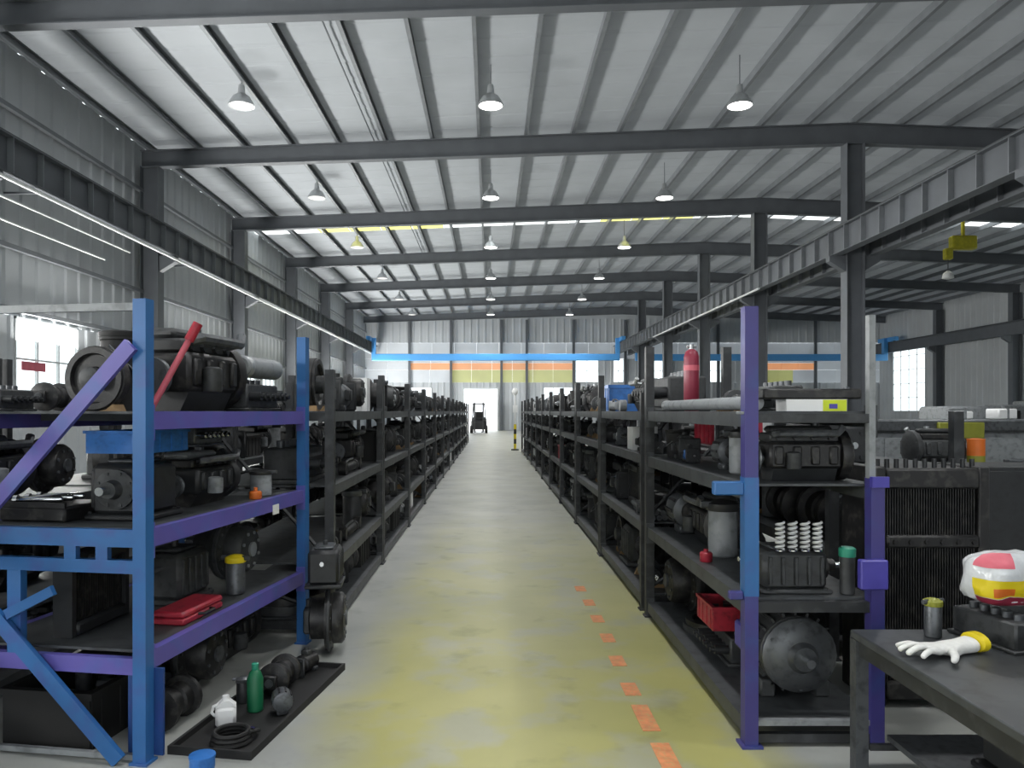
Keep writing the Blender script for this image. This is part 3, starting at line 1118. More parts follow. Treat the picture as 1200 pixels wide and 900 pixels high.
def k_filter(c1, c2):
    P = []
    m = MB(); m.lathe([(.06, 0), (.07, .01), (.07, .22), (.06, .235)], n=18); P.append(('canister', m, c1, None))
    m = MB(); m.lathe([(.075, .225), (.078, .23), (.078, .26), (.045, .275), (.02, .28)], n=18); P.append(('cap', m, c2, None))
    m = MB(); m.rod((.0, 0, .255), (.11, 0, .255), .018, 8); m.rod((-.11, 0, .255), (0, 0, .255), .018, 8); P.append(('pipe_stub', m, 'gun', None))
    return P


def k_bucket(c1, c2='gun'):
    P = []
    m = MB(); m.lathe([(.11, 0), (.13, .27), (.136, .275), (.136, .29), (.12, .29)], n=20); P.append(('bucket', m, c1, None))
    m = MB(); m.lathe([(.137, .285), (.14, .29), (.14, .305), (.12, .31)], n=20); P.append(('lid', m, c1, None))
    m = MB(); m.tube([(0, -.14, .25), (.06, -.1, .2), (.14, -.05, .13), (.155, 0, .11), (.14, .05, .13), (.06, .1, .2), (0, .14, .25)], .005, 5); P.append(('handle', m, c2, None))
    return P


def k_shaft(c1, c2='chrome', L=.7):
    P = []
    m = MB(); m.lathe([(.03, -L / 2), (.035, -L / 2 + .01), (.035, -L * .25), (.05, -L * .24), (.05, L * .1), (.04, L * .11), (.04, L * .3)], (0, 0, .085), 'y', 14); P.append(('shaft', m, c1, None))
    m = MB(); m.rod((0, L * .3, .085), (0, L / 2, .085), .026, 12); P.append(('spline', m, c2, None))
    m = MB(); m.lathe([(.06, -L * .12), (.085, -L * .11), (.085, -.0), (.06, .01)], (0, 0, .085), 'y', 18); P.append(('gear', m, c1, None))
    for y in (-L * .4, L * .25):
        m = MB(); m.prism([(-.07, 0), (.07, 0), (.04, .055), (-.04, .055)], 'y', y - .02, y + .02)
        P.append(('rest_block', m, 'card', None))
    return P


def k_ring(c1, c2):
    P = []
    m = MB(); n = 28
    m.lathe([(.2, 0), (.29, 0), (.29, .05), (.2, .05), (.2, 0)], n=n)
    P.append(('ring', m, c1, None))
    m = MB()
    for k in range(n):
        a = 2 * PI * k / n
        m.box(.18, .205, -.012, .012, .005, .045, Matrix.Rotation(a, 4, 'Z'))
    P.append(('teeth', m, c2, None))
    m = MB(); m.lathe([(.22, .05), (.27, .05), (.27, .09), (.22, .09), (.22, .05)], n=n); P.append(('race', m, c2, None))
    return P


def k_alternator(c1, c2):
    P = []
    m = MB(); m.lathe([(.06, -.1), (.085, -.09), (.09, -.03), (.09, .03), (.085, .08), (.05, .095)], (0, 0, .12), 'y', 18); P.append(('housing', m, c1, None))
    m = MB()
    for k in range(10):
        a = 2 * PI * k / 10
        m.box(.084, .094, -.07, .06, -.008, .008, Matrix.Translation((0, 0, .12)) @ Matrix.Rotation(a, 4, 'Y'))
    P.append(('fin', m, c2, None))
    m = MB(); m.lathe([(.02, .095), (.05, .1), (.04, .115), (.05, .13), (.02, .135)], (0, 0, .12), 'y', 14); P.append(('pulley', m, c2, None))
    m = MB(); m.cbox(-.05, .05, -.06, .06, 0, .045, .01); P.append(('lug', m, c1, None))
    return P


def k_pipes(c1, L=.9, n=6):
    P = []
    rnd = random.Random(5)
    for k in range(n):
        m = MB(); r = .028
        x, z = ((k % 3) - 1) * .06 + (.03 if k >= 3 else 0), .03 + (.052 if k >= 3 else 0)
        e = rnd.uniform(-.08, .08)
        m.rod((x, -L / 2 + e, z), (x, L / 2 + e, z), r, 10); P.append(('pipe', m, c1, None))
    m = MB(); m.box(-.1, .13, -.02, .02, .0, .004); m.box(-.1, .13, -.02, .02, .111, .115); m.box(-.1, -.096, -.02, .02, 0, .115); m.box(.126, .13, -.02, .02, 0, .115); P.append(('strap', m, 'gun', None))
    return P


KINDS = {}
def kind(key, noun, cat, parts, w):
    KINDS[key] = (Kind(noun, cat, parts), w)


kind('engine', 'oily black engine', 'engine', k_engine('black', 'coal', 'iron'), 5)
kind('engine2', 'charcoal engine with grey cover', 'engine', k_engine('coal', 'black', 'grey'), 3)
kind('engine3', 'cast iron engine with bare manifold', 'engine', k_engine('iron', 'black', 'coal', 'alu'), 3)
kind('pump', 'black hydraulic pump with steel shaft', 'pump', k_pump('black', 'iron'), 5)
kind('pump2', 'grey hydraulic pump with dark flange', 'pump', k_pump('gun', 'coal'), 3)
kind('pumpblue', 'blue hydraulic pump', 'pump', k_pump('partblue', 'coal'), .35)
kind('drive', 'black final drive with bolted hub', 'gear drive', k_drive('black', 'iron'), 6)
kind('drive2', 'grey final drive with bolted hub', 'gear drive', k_drive('iron', 'gun', 'alu'), 3)
kind('gearbox', 'dark ribbed gearbox', 'gearbox', k_gearbox('coal', 'iron'), 4)
kind('gearbox2', 'cast iron gearbox with steel lid', 'gearbox', k_gearbox('iron', 'black', 'gun'), 3)
kind('roller', 'black track roller', 'roller', k_roller('black', 'gun'), 5)
kind('idler', 'black idler wheel propped upright', 'wheel', k_idler('black', 'iron'), 3)
kind('ram', 'black hydraulic ram with chrome rod', 'cylinder', k_ram('black'), 3)
kind('ram2', 'grey hydraulic ram with chrome rod', 'cylinder', k_ram('grey'), 1.4)
kind('radiator', 'black radiator with fine fins', 'radiator', k_radiator('coal', 'black'), 3)
kind('crate', 'black parts bin full of fittings', 'bin', k_crate('rubber', 'coal'), 3)
kind('cratered', 'red parts bin full of fittings', 'bin', k_crate('red', 'red', 'iron'), .3)
kind('crateblue', 'blue parts bin full of fittings', 'bin', k_crate('partblue', 'partblue', 'iron'), .5)
kind('carton', 'brown cardboard carton', 'carton', k_carton('card'), .35)
kind('hose', 'coil of black hose', 'hose', k_hose('rubber'), 3)
kind('valve', 'dark control valve with round caps', 'valve', k_valve('iron', 'coal'), 4)
kind('valve2', 'grey control valve with steel caps', 'valve', k_valve('gun', 'chrome'), 1.6)
kind('filter', 'dark filter canister', 'filter', k_filter('coal', 'gun'), 2)
kind('filterw', 'pale filter canister', 'filter', k_filter('grey', 'coal'), .8)
kind('bucket', 'black lidded bucket', 'bucket', k_bucket('rubber'), 1.5)
kind('shaft', 'steel gear shaft on rest blocks', 'shaft', k_shaft('iron'), 3)
kind('ring', 'flat toothed slewing ring', 'ring', k_ring('iron', 'black'), 2)
kind('alternator', 'small grey alternator', 'alternator', k_alternator('gun', 'black'), 2)
kind('pipes', 'strapped bundle of grey pipes', 'pipe bundle', k_pipes('gun'), 1.2)
kind('cartonw', 'small white carton', 'carton', k_carton('white', .26, .22, .2), .7)
kind('pumpalu', 'bright aluminium pump', 'pump', k_pump('alu', 'gun'), 1.3)
KEYS = list(KINDS)
WTS = [KINDS[k][1] for k in KEYS]
NAMES = {'engine': 'engine', 'pump': 'hydraulic_pump', 'gear drive': 'final_drive', 'gearbox': 'gearbox', 'roller': 'track_roller', 'wheel': 'idler_wheel',
         'cylinder': 'hydraulic_ram', 'radiator': 'radiator', 'bin': 'parts_bin', 'carton': 'carton', 'hose': 'hose_coil', 'valve': 'control_valve',
         'filter': 'filter_canister', 'bucket': 'bucket', 'shaft': 'gear_shaft', 'ring': 'slewing_ring', 'alternator': 'alternator', 'pipe bundle': 'pipe_bundle'}
USED = set()


def spawn(key, loc, rz, label, group=None, detailed=True, scale=1.0, name=None, cat=None):
    K = KINDS[key][0] if isinstance(key, str) else key
    nm = name or NAMES[K.cat]
    if label in USED:
        raise ValueError('label twice: ' + label)
    USED.add(label)
    if detailed:
        r = thing(nm, label, cat or K.cat, loc, rz, group)
        made = []
        for (n, me, par) in K.parts:
            made.append(link(n, me, r if par is None else made[par]))
    else:
        r = link(nm, K.merged)
        r.location = loc; r.rotation_euler = (0, 0, rz)
        tag(r, label, cat or K.cat, group)
    r.scale = (scale,) * 3 if isinstance(scale, (int, float)) else scale
    return r


def fill(mtx, aisle, length, depth, levels, top_room, where, rng, detailed, skip=(), back=False, no=()):
    """one row of parts along each shelf; skip = {level index: [(y0, y1), ...]} kept free"""
    side = where[1]
    for li, z in enumerate(levels):
        room = (levels[li + 1] - z - .1) if li + 1 < len(levels) else top_room
        y = .06
        n = 0
        shelf = ['bottom shelf', 'second shelf', 'third shelf', 'top shelf'][li]
        fails = 0
        while y < length - .16 and fails < 25:
            key = rng.choices(KEYS, WTS)[0]
            if key in no:
                continue
            K = KINDS[key][0]
            sc = min(room * rng.uniform(.78, .96) / K.dim[2], (depth - .07) / K.dim[0] * rng.uniform(.85, 1), rng.uniform(1.25, 1.6), .8 / K.dim[1])
            dx, dy, dz = (q * sc for q in K.dim)
            if sc < .62 or y + dy > length - .05:
                fails += 1
                continue
            blk = [s for s in skip.get(li, ()) if y < s[1] and y + dy > s[0]] if skip else []
            if blk:
                y = max(s[1] for s in blk) + .02
                continue
            n += 1
            u = dx / 2 + rng.uniform(.0, .06) + .03 if not back else depth - dx / 2 - .04
            if u + dx / 2 > depth - .02:
                u = depth - dx / 2 - .02
            p = mtx @ Vector((-aisle * u, y + dy / 2, z + .001))
            rot = math.atan2(mtx[1][0], mtx[0][0]) + (0 if aisle > 0 else PI)
            lab = f'{K.noun}, {ORD[n]} along {shelf}, {where[0]}'
            spawn(key, p, rot, lab, f'{K.cat} stock on the {side} racks' , detailed, sc)
            y += dy + rng.uniform(.012, .07)


# ------------------------------------------------------------------ row by the windows (X < 0)
A = Vector((-1.583, 3.5, 0))
ANG = -math.atan2(.285, 1.81)
LEN1 = 1.832
LV = [.1, .5, 1.06, 1.6]
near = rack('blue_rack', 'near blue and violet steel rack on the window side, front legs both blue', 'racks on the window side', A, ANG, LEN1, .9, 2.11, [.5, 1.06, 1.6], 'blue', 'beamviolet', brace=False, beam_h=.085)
# end frame of the near rack: ladder rails, diagonals, guard
m = MB(); m.box(-.868, -.032, -.018, .018, .98, 1.06); m.build('end_rail', 'blue', near, smooth=False)
m = MB(); m.box(-.868, -.032, -.018, .018, .86, .92); m.build('end_rail', 'blue', near, smooth=False)
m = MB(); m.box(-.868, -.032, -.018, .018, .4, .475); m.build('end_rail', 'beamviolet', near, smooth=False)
m = MB(); m.box(-.868, -.032, -.012, .012, 2.06, 2.095); m.build('end_rail', 'grey', near, smooth=False)
m = MB(); m.box(-.868, -.032, -.012, .012, .01, .035); m.build('end_rail', 'grey', near, smooth=False)
for u in (.2, .36):
    m = MB(); m.box(-u - .03, -u + .03, -.015, .015, .92, .98); m.build('ladder_strut', 'blue', near, smooth=False)
m = MB(); m.box(-.68, -.61, -.02, .02, .475, .86); m.build('ladder_strut', 'blue', near, smooth=False)


def flatbar(p0, p1, w, t):
    p0, p1 = Vector(p0), Vector(p1)
    d = p1 - p0
    L = d.length
    a = math.atan2(d.z, d.x)
    return MB().box(0, L, -t, t, -w / 2, w / 2, Matrix.Translation(p0) @ Matrix.Rotation(-a, 4, 'Y'))


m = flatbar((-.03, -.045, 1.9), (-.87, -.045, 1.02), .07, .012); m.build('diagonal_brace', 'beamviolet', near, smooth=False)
m = flatbar((-.09, -.045, .02), (-.87, -.045, .8), .07, .012); m.build('diagonal_brace', 'blue', near, smooth=False)
m = flatbar((-.42, -.045, .78), (-.66, -.045, .66), .045, .012); m.build('short_brace', 'blue', near, smooth=False)
m = MB(); m.box(-.1, .075, .036, .05, .02, .42); m.build('post_guard', 'navy', near, smooth=False)
m = MB(); m.box(.024, .03, 1.3, 1.38, .955, 1.015); m.build('price_tag', 'white', near, smooth=False)
MN = Matrix.Translation(A) @ Matrix.Rotation(ANG, 4, 'Z')

# the other racks of this row
lspots = []
y = 5.55
i = 0
while y < 37:
    L = 2.5
    lspots.append((y, L)); y += L + .1
for i, (y, L) in enumerate(lspots):
    nm = ORD[i + 2]
    rack('steel_rack', f'dark steel rack on the window side, {nm} from the front, loaded with parts', 'racks on the window side', (-1.16, y, 0), 0, L, .95, 1.98 if i else 1.9, LV, 'rackgrey', 'deck', brace=i < 6)
# ------------------------------------------------------------------ row by the columns (X > 0)
RV = [.12, .7, 1.25, 1.6]
r1 = rack('blue_rack', 'near steel rack on the column side with one tall blue front post', 'racks on the column side', (1.24, 3.68, 0), 0, 2.32, .6, 2.1, RV, 'rackgrey', 'deck', brace=False, aisle=-1, posts=(0, 0, 1, 1))
m = MB(); m.box(-.032, .032, -.032, .032, .012, 2.1); m.box(-.05, .05, -.05, .05, 0, .012); m.build('front_post', 'purple', r1, smooth=False)
m = MB(); m.box(-.034, .034, -.034, .034, .72, 1.285); m.build('post_sleeve', 'blue', r1, smooth=False)
m = MB(); m.box(.568, .632, -.032, .032, .012, 1.28); m.box(.55, .65, -.05, .05, 0, .012); m.build('rear_post', 'purple', r1, smooth=False)
m = MB(); m.box(.565, .595, -.02, .02, 1.28, 2.06); m.build('post_extension', 'grey', r1, smooth=False)
m = MB(); m.cbox(-.175, -.032, -.025, .025, 1.2, 1.265, .006); m.build('arm', 'blue', r1, smooth=False)
m = MB(); m.cbox(-.1, -.032, -.02, .02, .7, .74, .006); m.build('arm', 'purple', r1, smooth=False)
m = MB(); m.cbox(-.06, .034, -.02, .02, 1.585, 1.6, .004); m.build('arm', 'grey', r1, smooth=False)
for z0, z1, mt in ((.1, .125, 'grey'), (.02, .06, 'rackgrey'), (.64, .69, 'rackgrey'), (1.545, 1.588, 'rackgrey')):
    m = MB(); m.box(.032, .568, -.018, .018, z0, z1); m.build('end_rail', mt, r1, smooth=False)
m = MB(); m.cbox(.5, .63, -.075, -.032, .76, .9, .006); m.build('post_bracket', 'partviolet', r1, smooth=False)
m = MB(); m.box(.56, .64, -.06, -.034, 1.24, 1.29); m.build('post_bracket', 'partviolet', r1, smooth=False)
rspots = []
y = 6.2
while y < 28:
    rspots.append((y, 2.3)); y += 2.42
for i, (y, L) in enumerate(rspots):
    rack('steel_rack', f'dark steel rack on the column side, {ORD[i + 2]} from the front, loaded with parts', 'racks on the column side', (1.24, y, 0), 0, L, .8, 2.0 if i else 1.75, RV, 'rackgrey', 'deck', brace=i < 6, aisle=-1)

rng = random.Random(23)
# stock of the rows
for i, (y, L) in enumerate(lspots):
    T = Matrix.Translation((-1.16, y, 0))
    fill(T, 1, L, .95, LV, .42, (f'{ORD[i + 2]} window side rack', 'window side'), rng, i < 5, skip=({3: [(2.15, 2.5)]}, {3: [(0, .45)]})[i] if i < 2 else {})
for i, (y, L) in enumerate(rspots):
    T = Matrix.Translation((1.24, y, 0))
    fill(T, -1, L, .8, RV, .42, (f'{ORD[i + 2]} column side rack', 'column side'), rng, i < 5, skip={2: [(0, .3)]} if i == 0 else {})

# ------------------------------------------------------------------ racks of the rows behind
lb = []
y = 3.0
for i in range(5):
    L = 2.5
    rack('steel_rack', f'dark steel rack in the second row on the window side, {ORD[i + 1]} from the front', 'racks of the second window side row', (-2.75, y, 0), 0, L, .8, 1.98, LV, 'rackgrey', 'deck', brace=False)
    T = Matrix.Translation((-2.75, y, 0))
    fill(T, 1, L, .8, LV, .42 if i else .2, (f'{ORD[i + 1]} rear row rack, window side', 'second window side'), rng, False, skip={3: [(.6, 1.5)]} if i == 0 else {})
    y += 2.62
y = 4.95
for i in range(5):
    rack('steel_rack', f'dark steel rack in the second row on the column side, {ORD[i + 1]} from the front', 'racks of the second column side row', (2.2, y, 0), 0, 2.3, .8, 1.6, RV[:3], 'rackgrey', 'deck', brace=False, aisle=-1)
    T = Matrix.Translation((2.2, y, 0))
    fill(T, -1, 2.3, .8, RV[:3], .36, (f'{ORD[i + 1]} rear row rack, column side', 'second column side'), rng, False)
    y += 2.42


# ================================================================== SINGLED-OUT STOCK
def P(px, Y, z):
    return Vector(((px - 575) / 900 * Y, Y, z))


def loc1(u, y, z):                       # place on the near window-side rack
    return MN @ Vector((-u, y, z + .001))


# --- near rack, top shelf
spawn('idler', loc1(.36, .18, 1.6), ANG - PI / 2, 'black idler wheel facing the front on the near blue rack top', scale=.72)
spawn('bucket', loc1(.37, .41, 1.6), ANG, 'black bucket behind the idler wheel on the near blue rack top', scale=(.85, .85, 1.32))
spawn('engine', loc1(.3, .92, 1.6), ANG, 'big oily black engine on top of the near blue rack', scale=1.08)
spawn('valve', loc1(.2, 1.53, 1.6), ANG, 'dark control valve beside the big engine on the near blue rack top', scale=.86)
g = thing('grey_cylinder', 'smooth pale grey cylinder lying on the control valve, near blue rack top', 'cylinder', loc1(.2, 1.58, 1.6 + .24 * .86 + .003), ANG)
m = MB(); m.lathe([(.06, -.27), (.068, -.26), (.068, .22), (.05, .235), (.05, .26)], (0, 0, .072), 'y', 18); m.build('barrel', 'grey', g)
m = MB(); m.lathe([(.07, -.24), (.072, -.235), (.072, -.2), (.07, -.195)], (0, 0, .072), 'y', 18); m.build('band', 'alu', g)
m = MB(); m.lathe([(.025, .26), (.025, .3)], (0, 0, .072), 'y', 10); m.build('port', 'gun', g)
rr = thing('red_lever', 'red lever leaning against the big black engine', 'lever', loc1(.13, .42, 1.615), ANG)
m = MB(); m.rod((-.1, 0, .0), (.08, .13, .44), .017, 10); m.build('rod', 'pink', rr)
m = MB(); m.rod((.045, .105, .355), (.083, .132, .447), .026, 10); m.build('grip', 'red', rr)
# --- near rack, middle shelf
spawn('gearbox', loc1(.3, .36, 1.06), ANG + PI, 'dark ribbed gearbox under the blue bin, near blue rack middle shelf', scale=(.9, .75, .82))
spawn('crateblue', loc1(.26, .36, 1.06 + .405 * .82 + .003), ANG, 'bright blue parts bin standing on a gearbox in the near blue rack', scale=(.85, .95, .55))
spawn('engine2', loc1(.3, .98, 1.06), ANG, 'charcoal engine on the near blue rack middle shelf', scale=(.9, .8, .72))
spawn('valve2', loc1(.26, .98, 1.06 + .425 * .72 + .03), ANG, 'steel capped control valve lying on the charcoal engine', scale=.6)
spawn('filterw', loc1(.11, 1.42, 1.06), ANG, 'pale filter canister at the rear end of the near blue rack middle shelf', scale=(.95, .95, .6))
spawn('drive', loc1(.6, 1.5, 1.06), ANG, 'black final drive behind the pale filter canister, near blue rack middle shelf', scale=.85)
t = thing('orange_stopper', 'small orange stopper on the front edge of the near blue rack middle shelf', 'stopper', loc1(.06, 1.24, 1.06), ANG)
m = MB(); m.lathe([(.035, 0), (.038, .005), (.038, .04), (.03, .048)], n=14); m.build('cap_body', 'orange', t)
m = MB(); m.lathe([(.012, .048), (.012, .07)], n=8); m.build('knob', 'orange', t)
tr = thing('black_tray', 'shallow black tray holding three bright pins, near blue rack middle shelf', 'tray', loc1(.68, .3, 1.06), ANG)
m = MB(); m.cbox(-.18, .18, -.17, .17, 0, .075, .012); m.build('tray_body', 'black', tr)
m = MB()
m.box(-.18, .18, -.17, -.155, .07, .095); m.build('rim', 'black', tr, smooth=False)
for k in range(3):
    c = thing('steel_pin', f'bright steel pin on the shallow black tray, {["closest to the rim", "middle of three", "deepest in the tray"][k]}', 'pin', loc1(.68, .2 + .08 * k, 1.06 + .077), ANG + .25, 'bright steel pins on the black tray')
    m = MB(); m.lathe([(.014, -.11), (.017, -.105), (.017, .09), (.01, .1)], (0, 0, .025), 'x', 10); m.build('pin_body', 'chrome', c)
    m = MB(); m.lathe([(.024, -.13), (.024, -.11)], (0, 0, .025), 'x', 10); m.build('pin_head', 'chrome', c)
# --- near rack, low shelf
rb = thing('red_case', 'flat red tool case on the near blue rack lowest shelf', 'case', loc1(.14, .62, .5), ANG)
m = MB(); m.cbox(-.09, .09, -.2, .2, 0, .035, .008); m.build('case_body', 'red', rb)
m = MB(); m.cbox(-.09, .09, -.2, .2, .037, .07, .01); m.build('case_lid', 'red', rb)
m = MB(); m.tube([(.09, -.06, .03), (.12, -.05, .03), (.12, .05, .03), (.09, .06, .03)], .008, 6); m.build('handle', 'black', rb)
kf = Kind('dark canister with a yellow cap', 'filter', k_filter('gun', 'yellow'))
spawn(kf, loc1(.13, 1.12, .5), ANG, 'grey filter canister with a yellow cap, near blue rack lowest shelf', scale=(.8, .8, .85))
spawn('drive2', loc1(.42, 1.5, .5), ANG, 'grey final drive at the rear end of the near blue rack lowest shelf', scale=.95)
spawn('gearbox2', loc1(.42, .98, .5), ANG, 'cast iron gearbox behind the yellow cap, near blue rack lowest shelf', scale=(.8, .8, .85))
spawn('radiator', loc1(.5, .38, .5), ANG + .05, 'black finned radiator behind the red case, near blue rack lowest shelf', scale=(1, .8, .95))
# --- on the floor by the near rack
for k, (key, u, y, sc, dsc) in enumerate((('crate', .55, .36, 1.35, 'black parts bin'), ('drive', .35, .95, .92, 'black final drive'), ('engine', .4, 1.48, (.9, .8, .82), 'oily black engine'), ('roller', .12, .42, .9, 'black track roller'))):
    spawn(key, loc1(u, y, 0), ANG, f'{dsc} on the floor under the near blue rack', scale=sc)
dt = thing('drip_tray', 'long black oily drip tray on the floor along the near blue rack', 'tray', MN @ Vector((.27, .72, 0)), ANG)
m = MB(); m.box(-.2, .2, -.62, .62, 0, .012); m.build('tray_floor', 'rubber', dt, smooth=False)
for s in (-1, 1):
    m = MB(); m.box(s * .2 - .008, s * .2 + .008, -.628, .628, 0, .04); m.build('rim', 'rubber', dt, smooth=False)
    m = MB(); m.box(-.192, .192, s * .62 - .008, s * .62 + .008, 0, .04); m.build('rim', 'rubber', dt, smooth=False)
for k, (key, x, y, sc, r, dsc) in enumerate((('roller', .24, .92, .75, .05, 'black track roller behind the dark green bottle'), ('alternator', .39, .62, .6, .5, 'small grey alternator beside the dark green bottle'), ('pump', .26, 1.2, .5, 2.95, 'black hydraulic pump at the far end'),
                                            ('hose', .31, .26, .45, .0, 'small coil of black hose at the near end'), ('filter', .12, .72, .5, .3, 'short dark filter canister behind the white jug'))):
    if sc:
        spawn(key, MN @ Vector((x, y, .013)), ANG + r, dsc + ', on the black drip tray', scale=sc)
gb = thing('green_bottle', 'dark green bottle on the drip tray in front of the near blue rack', 'bottle', MN @ Vector((.24, .62, .0125)))
m = MB(); m.lathe([(.036, 0), (.042, .006), (.042, .17), (.03, .205), (.016, .22)], n=18); m.build('bottle_body', 'green', gb)
m = MB(); m.lathe([(.018, .218), (.019, .22), (.019, .25), (.014, .253)], n=12); m.build('cap', 'teal', gb)
wj = thing('white_jug', 'small white jug on the drip tray beside the dark green bottle', 'jug', MN @ Vector((.18, .42, .0125)), .3)
m = MB(); m.cbox(-.05, .05, -.04, .04, 0, .1, .015); m.prism([(-.05, .1), (.05, .1), (.015, .13), (-.015, .13)], 'y', -.03, .03); m.build('jug_body', 'white', wj)
m = MB(); m.cyl((0, 0, .128), 'z', .017, .022, 12); m.build('cap', 'white', wj)
m = MB(); m.tube([(-.035, 0, .11), (-.06, 0, .1), (-.068, 0, .07), (-.05, 0, .05)], .008, 6); m.build('handle', 'white', wj)
bl = thing('blue_tin', 'small blue tin on the floor at the foot of the near blue rack', 'tin', P(237, 3.44, .001))
m = MB(); m.lathe([(.05, 0), (.055, .004), (.055, .05)], n=18); m.build('tin_body', 'partblue', bl)
m = MB(); m.lathe([(.058, .05), (.058, .062), (.03, .066)], n=18); m.build('lid', 'partblue', bl)
spawn('drive', Vector((-1.1, 5.13, .001)), .12, 'black final drive on the floor at the aisle edge past the near blue rack', scale=(.6, 1.05, 1.05))
spawn('gearbox', Vector((-1.1, 5.13, .412 * 1.05 + .02)), .1, 'dark ribbed gearbox stacked on the floor drive past the near blue rack', scale=(.62, .72, .72))
# white boxes on the top shelf further back
for k, (px, Y, h, w) in enumerate(((419, 8.38, .36, .2), (408, 7.88, .2, .26))):
    c = thing('white_carton', f'{["tall", "low"][k]} white carton on top of the {["third", "second"][k]} window side rack', 'carton', P(px, Y, 1.602), 0, 'white cartons on the window side')
    m = MB(); m.box(-.12, .12, -w / 2, w / 2, 0, h); m.build('carton_body', 'white', c, smooth=False)
    m = MB(); m.box(-.118, .118, -.02, .02, h, h + .002); m.build('tape', 'film', c, smooth=False)


# --- near rack of the column side
def loc2(u, y, z):
    return Vector((1.24 + u, 3.68 + y, z + .001))


tb = thing('pale_tube', 'long pale grey tube lying on top of the near column side rack', 'tube', loc2(.09, 1.15, 1.604))
m = MB(); m.lathe([(.028, -.98), (.036, -.98), (.036, .98), (.028, .98)], (0, 0, .037), 'y', 16); m.build('tube_body', 'grey', tb)
for s in (-1, 1):
    m = MB(); m.lathe([(.038, s * .9), (.039, s * .905), (.039, s * .985), (.02, s * .99)], (0, 0, .037), 'y', 16); m.build('end_cap', 'alu', tb)
mc = thing('gas_cylinder', 'maroon gas cylinder standing on top of the near column side rack', 'gas cylinder', loc2(.25, 2.02, 1.6))
m = MB(); m.lathe([(.05, 0), (.056, .008), (.056, .4), (.045, .44), (.02, .46)], n=20); m.build('cylinder_body', 'maroon', mc)
m = MB(); m.cyl((0, 0, .455), 'z', .018, .04, 10); m.cyl((-.035, 0, .48), 'x', .011, .07, 8); m.build('valve', 'alu', mc)
m = MB(); m.lathe([(.057, .3), (.0575, .3), (.0575, .34), (.057, .34)], n=20); m.build('band', 'pink', mc)
ct = thing('printed_carton', 'flat white carton with lime yellow end on the near column side rack top', 'carton', loc2(.335, .1, 1.6))
m = MB(); m.box(-.145, .03, -.07, .07, 0, .055); m.build('carton_body', 'white', ct, smooth=False)
m = MB(); m.box(.03, .145, -.07, .07, 0, .055); m.build('printed_end', 'lime', ct, smooth=False)
m = MB(); m.box(-.145, .145, -.07, .07, .055, .057); m.build('flap', 'white', ct, smooth=False)
m = MB(); m.box(.06, .1, -.0715, -.07, .012, .035); m.build('print_patch', 'partviolet', ct, smooth=False)
bb = thing('black_bar', 'long black bar lying across the white and lime carton', 'bar', loc2(.33, .1, 1.659))
m = MB(); m.cbox(-.25, .23, -.06, .06, 0, .05, .008); m.build('bar_body', 'black', bb)
for s in (-.2, .18):
    m = MB(); m.cyl((s, 0, .05), 'z', .014, .01, 6); m.build('bolt', 'gun', bb)
spawn('valve', loc2(.34, .72, 1.6), PI, 'dark control valve behind the black bar, near column side rack top', scale=(.75, .9, .7))
spawn('shaft', loc2(.4, 1.45, 1.6), PI, 'steel gear shaft lying beside the pale tube, near column side rack top', scale=.85)
spawn('engine', loc2(.33, .21, 1.25), -PI / 2, 'small oily black engine under the carton, near column side rack third shelf', scale=(.62, .72, .65))
spawn('pumpblue', loc2(.12, 1.55, 1.25), PI, 'small violet blue pump on the near column side rack third shelf', scale=.42)
spawn('filterw', loc2(.16, .62, 1.25), PI, 'pale filter canister beside the small black engine', scale=.9)
# gearbox with springs
spawn('gearbox2', loc2(.3, .25, .7), -PI / 2, 'cast iron gearbox carrying four springs, near column side rack', scale=(.85, .8, .6))
for k in range(4):
    s = thing('coil_spring', f'white coil spring standing on a gearbox, {ORD[k + 1]} of four from the aisle', 'spring', loc2(.195 + .062 * k, .13, .7 + .035 * .6 + .305 * .6 + .003), 0, 'white coil springs on the gearbox')
    m = MB(); pts = []
    for j in range(61):
        a = 2 * PI * 6 * j / 60
        pts.append((.019 * math.cos(a), .019 * math.sin(a), .008 + .135 * j / 60))
    m.tube(pts, .0065, 6); m.build('coil', 'white', s)
    m = MB(); m.lathe([(.026, 0), (.026, .006), (.012, .008), (.012, .0)], n=14); m.build('seat_ring', 'chrome', s)
tp = thing('teal_pot', 'dark pot with a teal lid beside the spring gearbox', 'pot', loc2(.515, .1, .7))
m = MB(); m.lathe([(.03, 0), (.035, .005), (.035, .19)], n=16); m.build('pot_body', 'iron', tp)
m = MB(); m.lathe([(.039, .185), (.04, .19), (.04, .225), (.03, .232)], n=16); m.build('lid', 'teal', tp)
t = thing('red_stopper', 'small dark red stopper on the front edge of the near column side rack second shelf', 'stopper', loc2(.05, .92, .7))
m = MB(); m.lathe([(.035, 0), (.038, .005), (.038, .05), (.03, .058)], n=14); m.build('cap_body', 'red', t)
m = MB(); m.lathe([(.014, .058), (.014, .075)], n=8); m.build('knob', 'red', t)


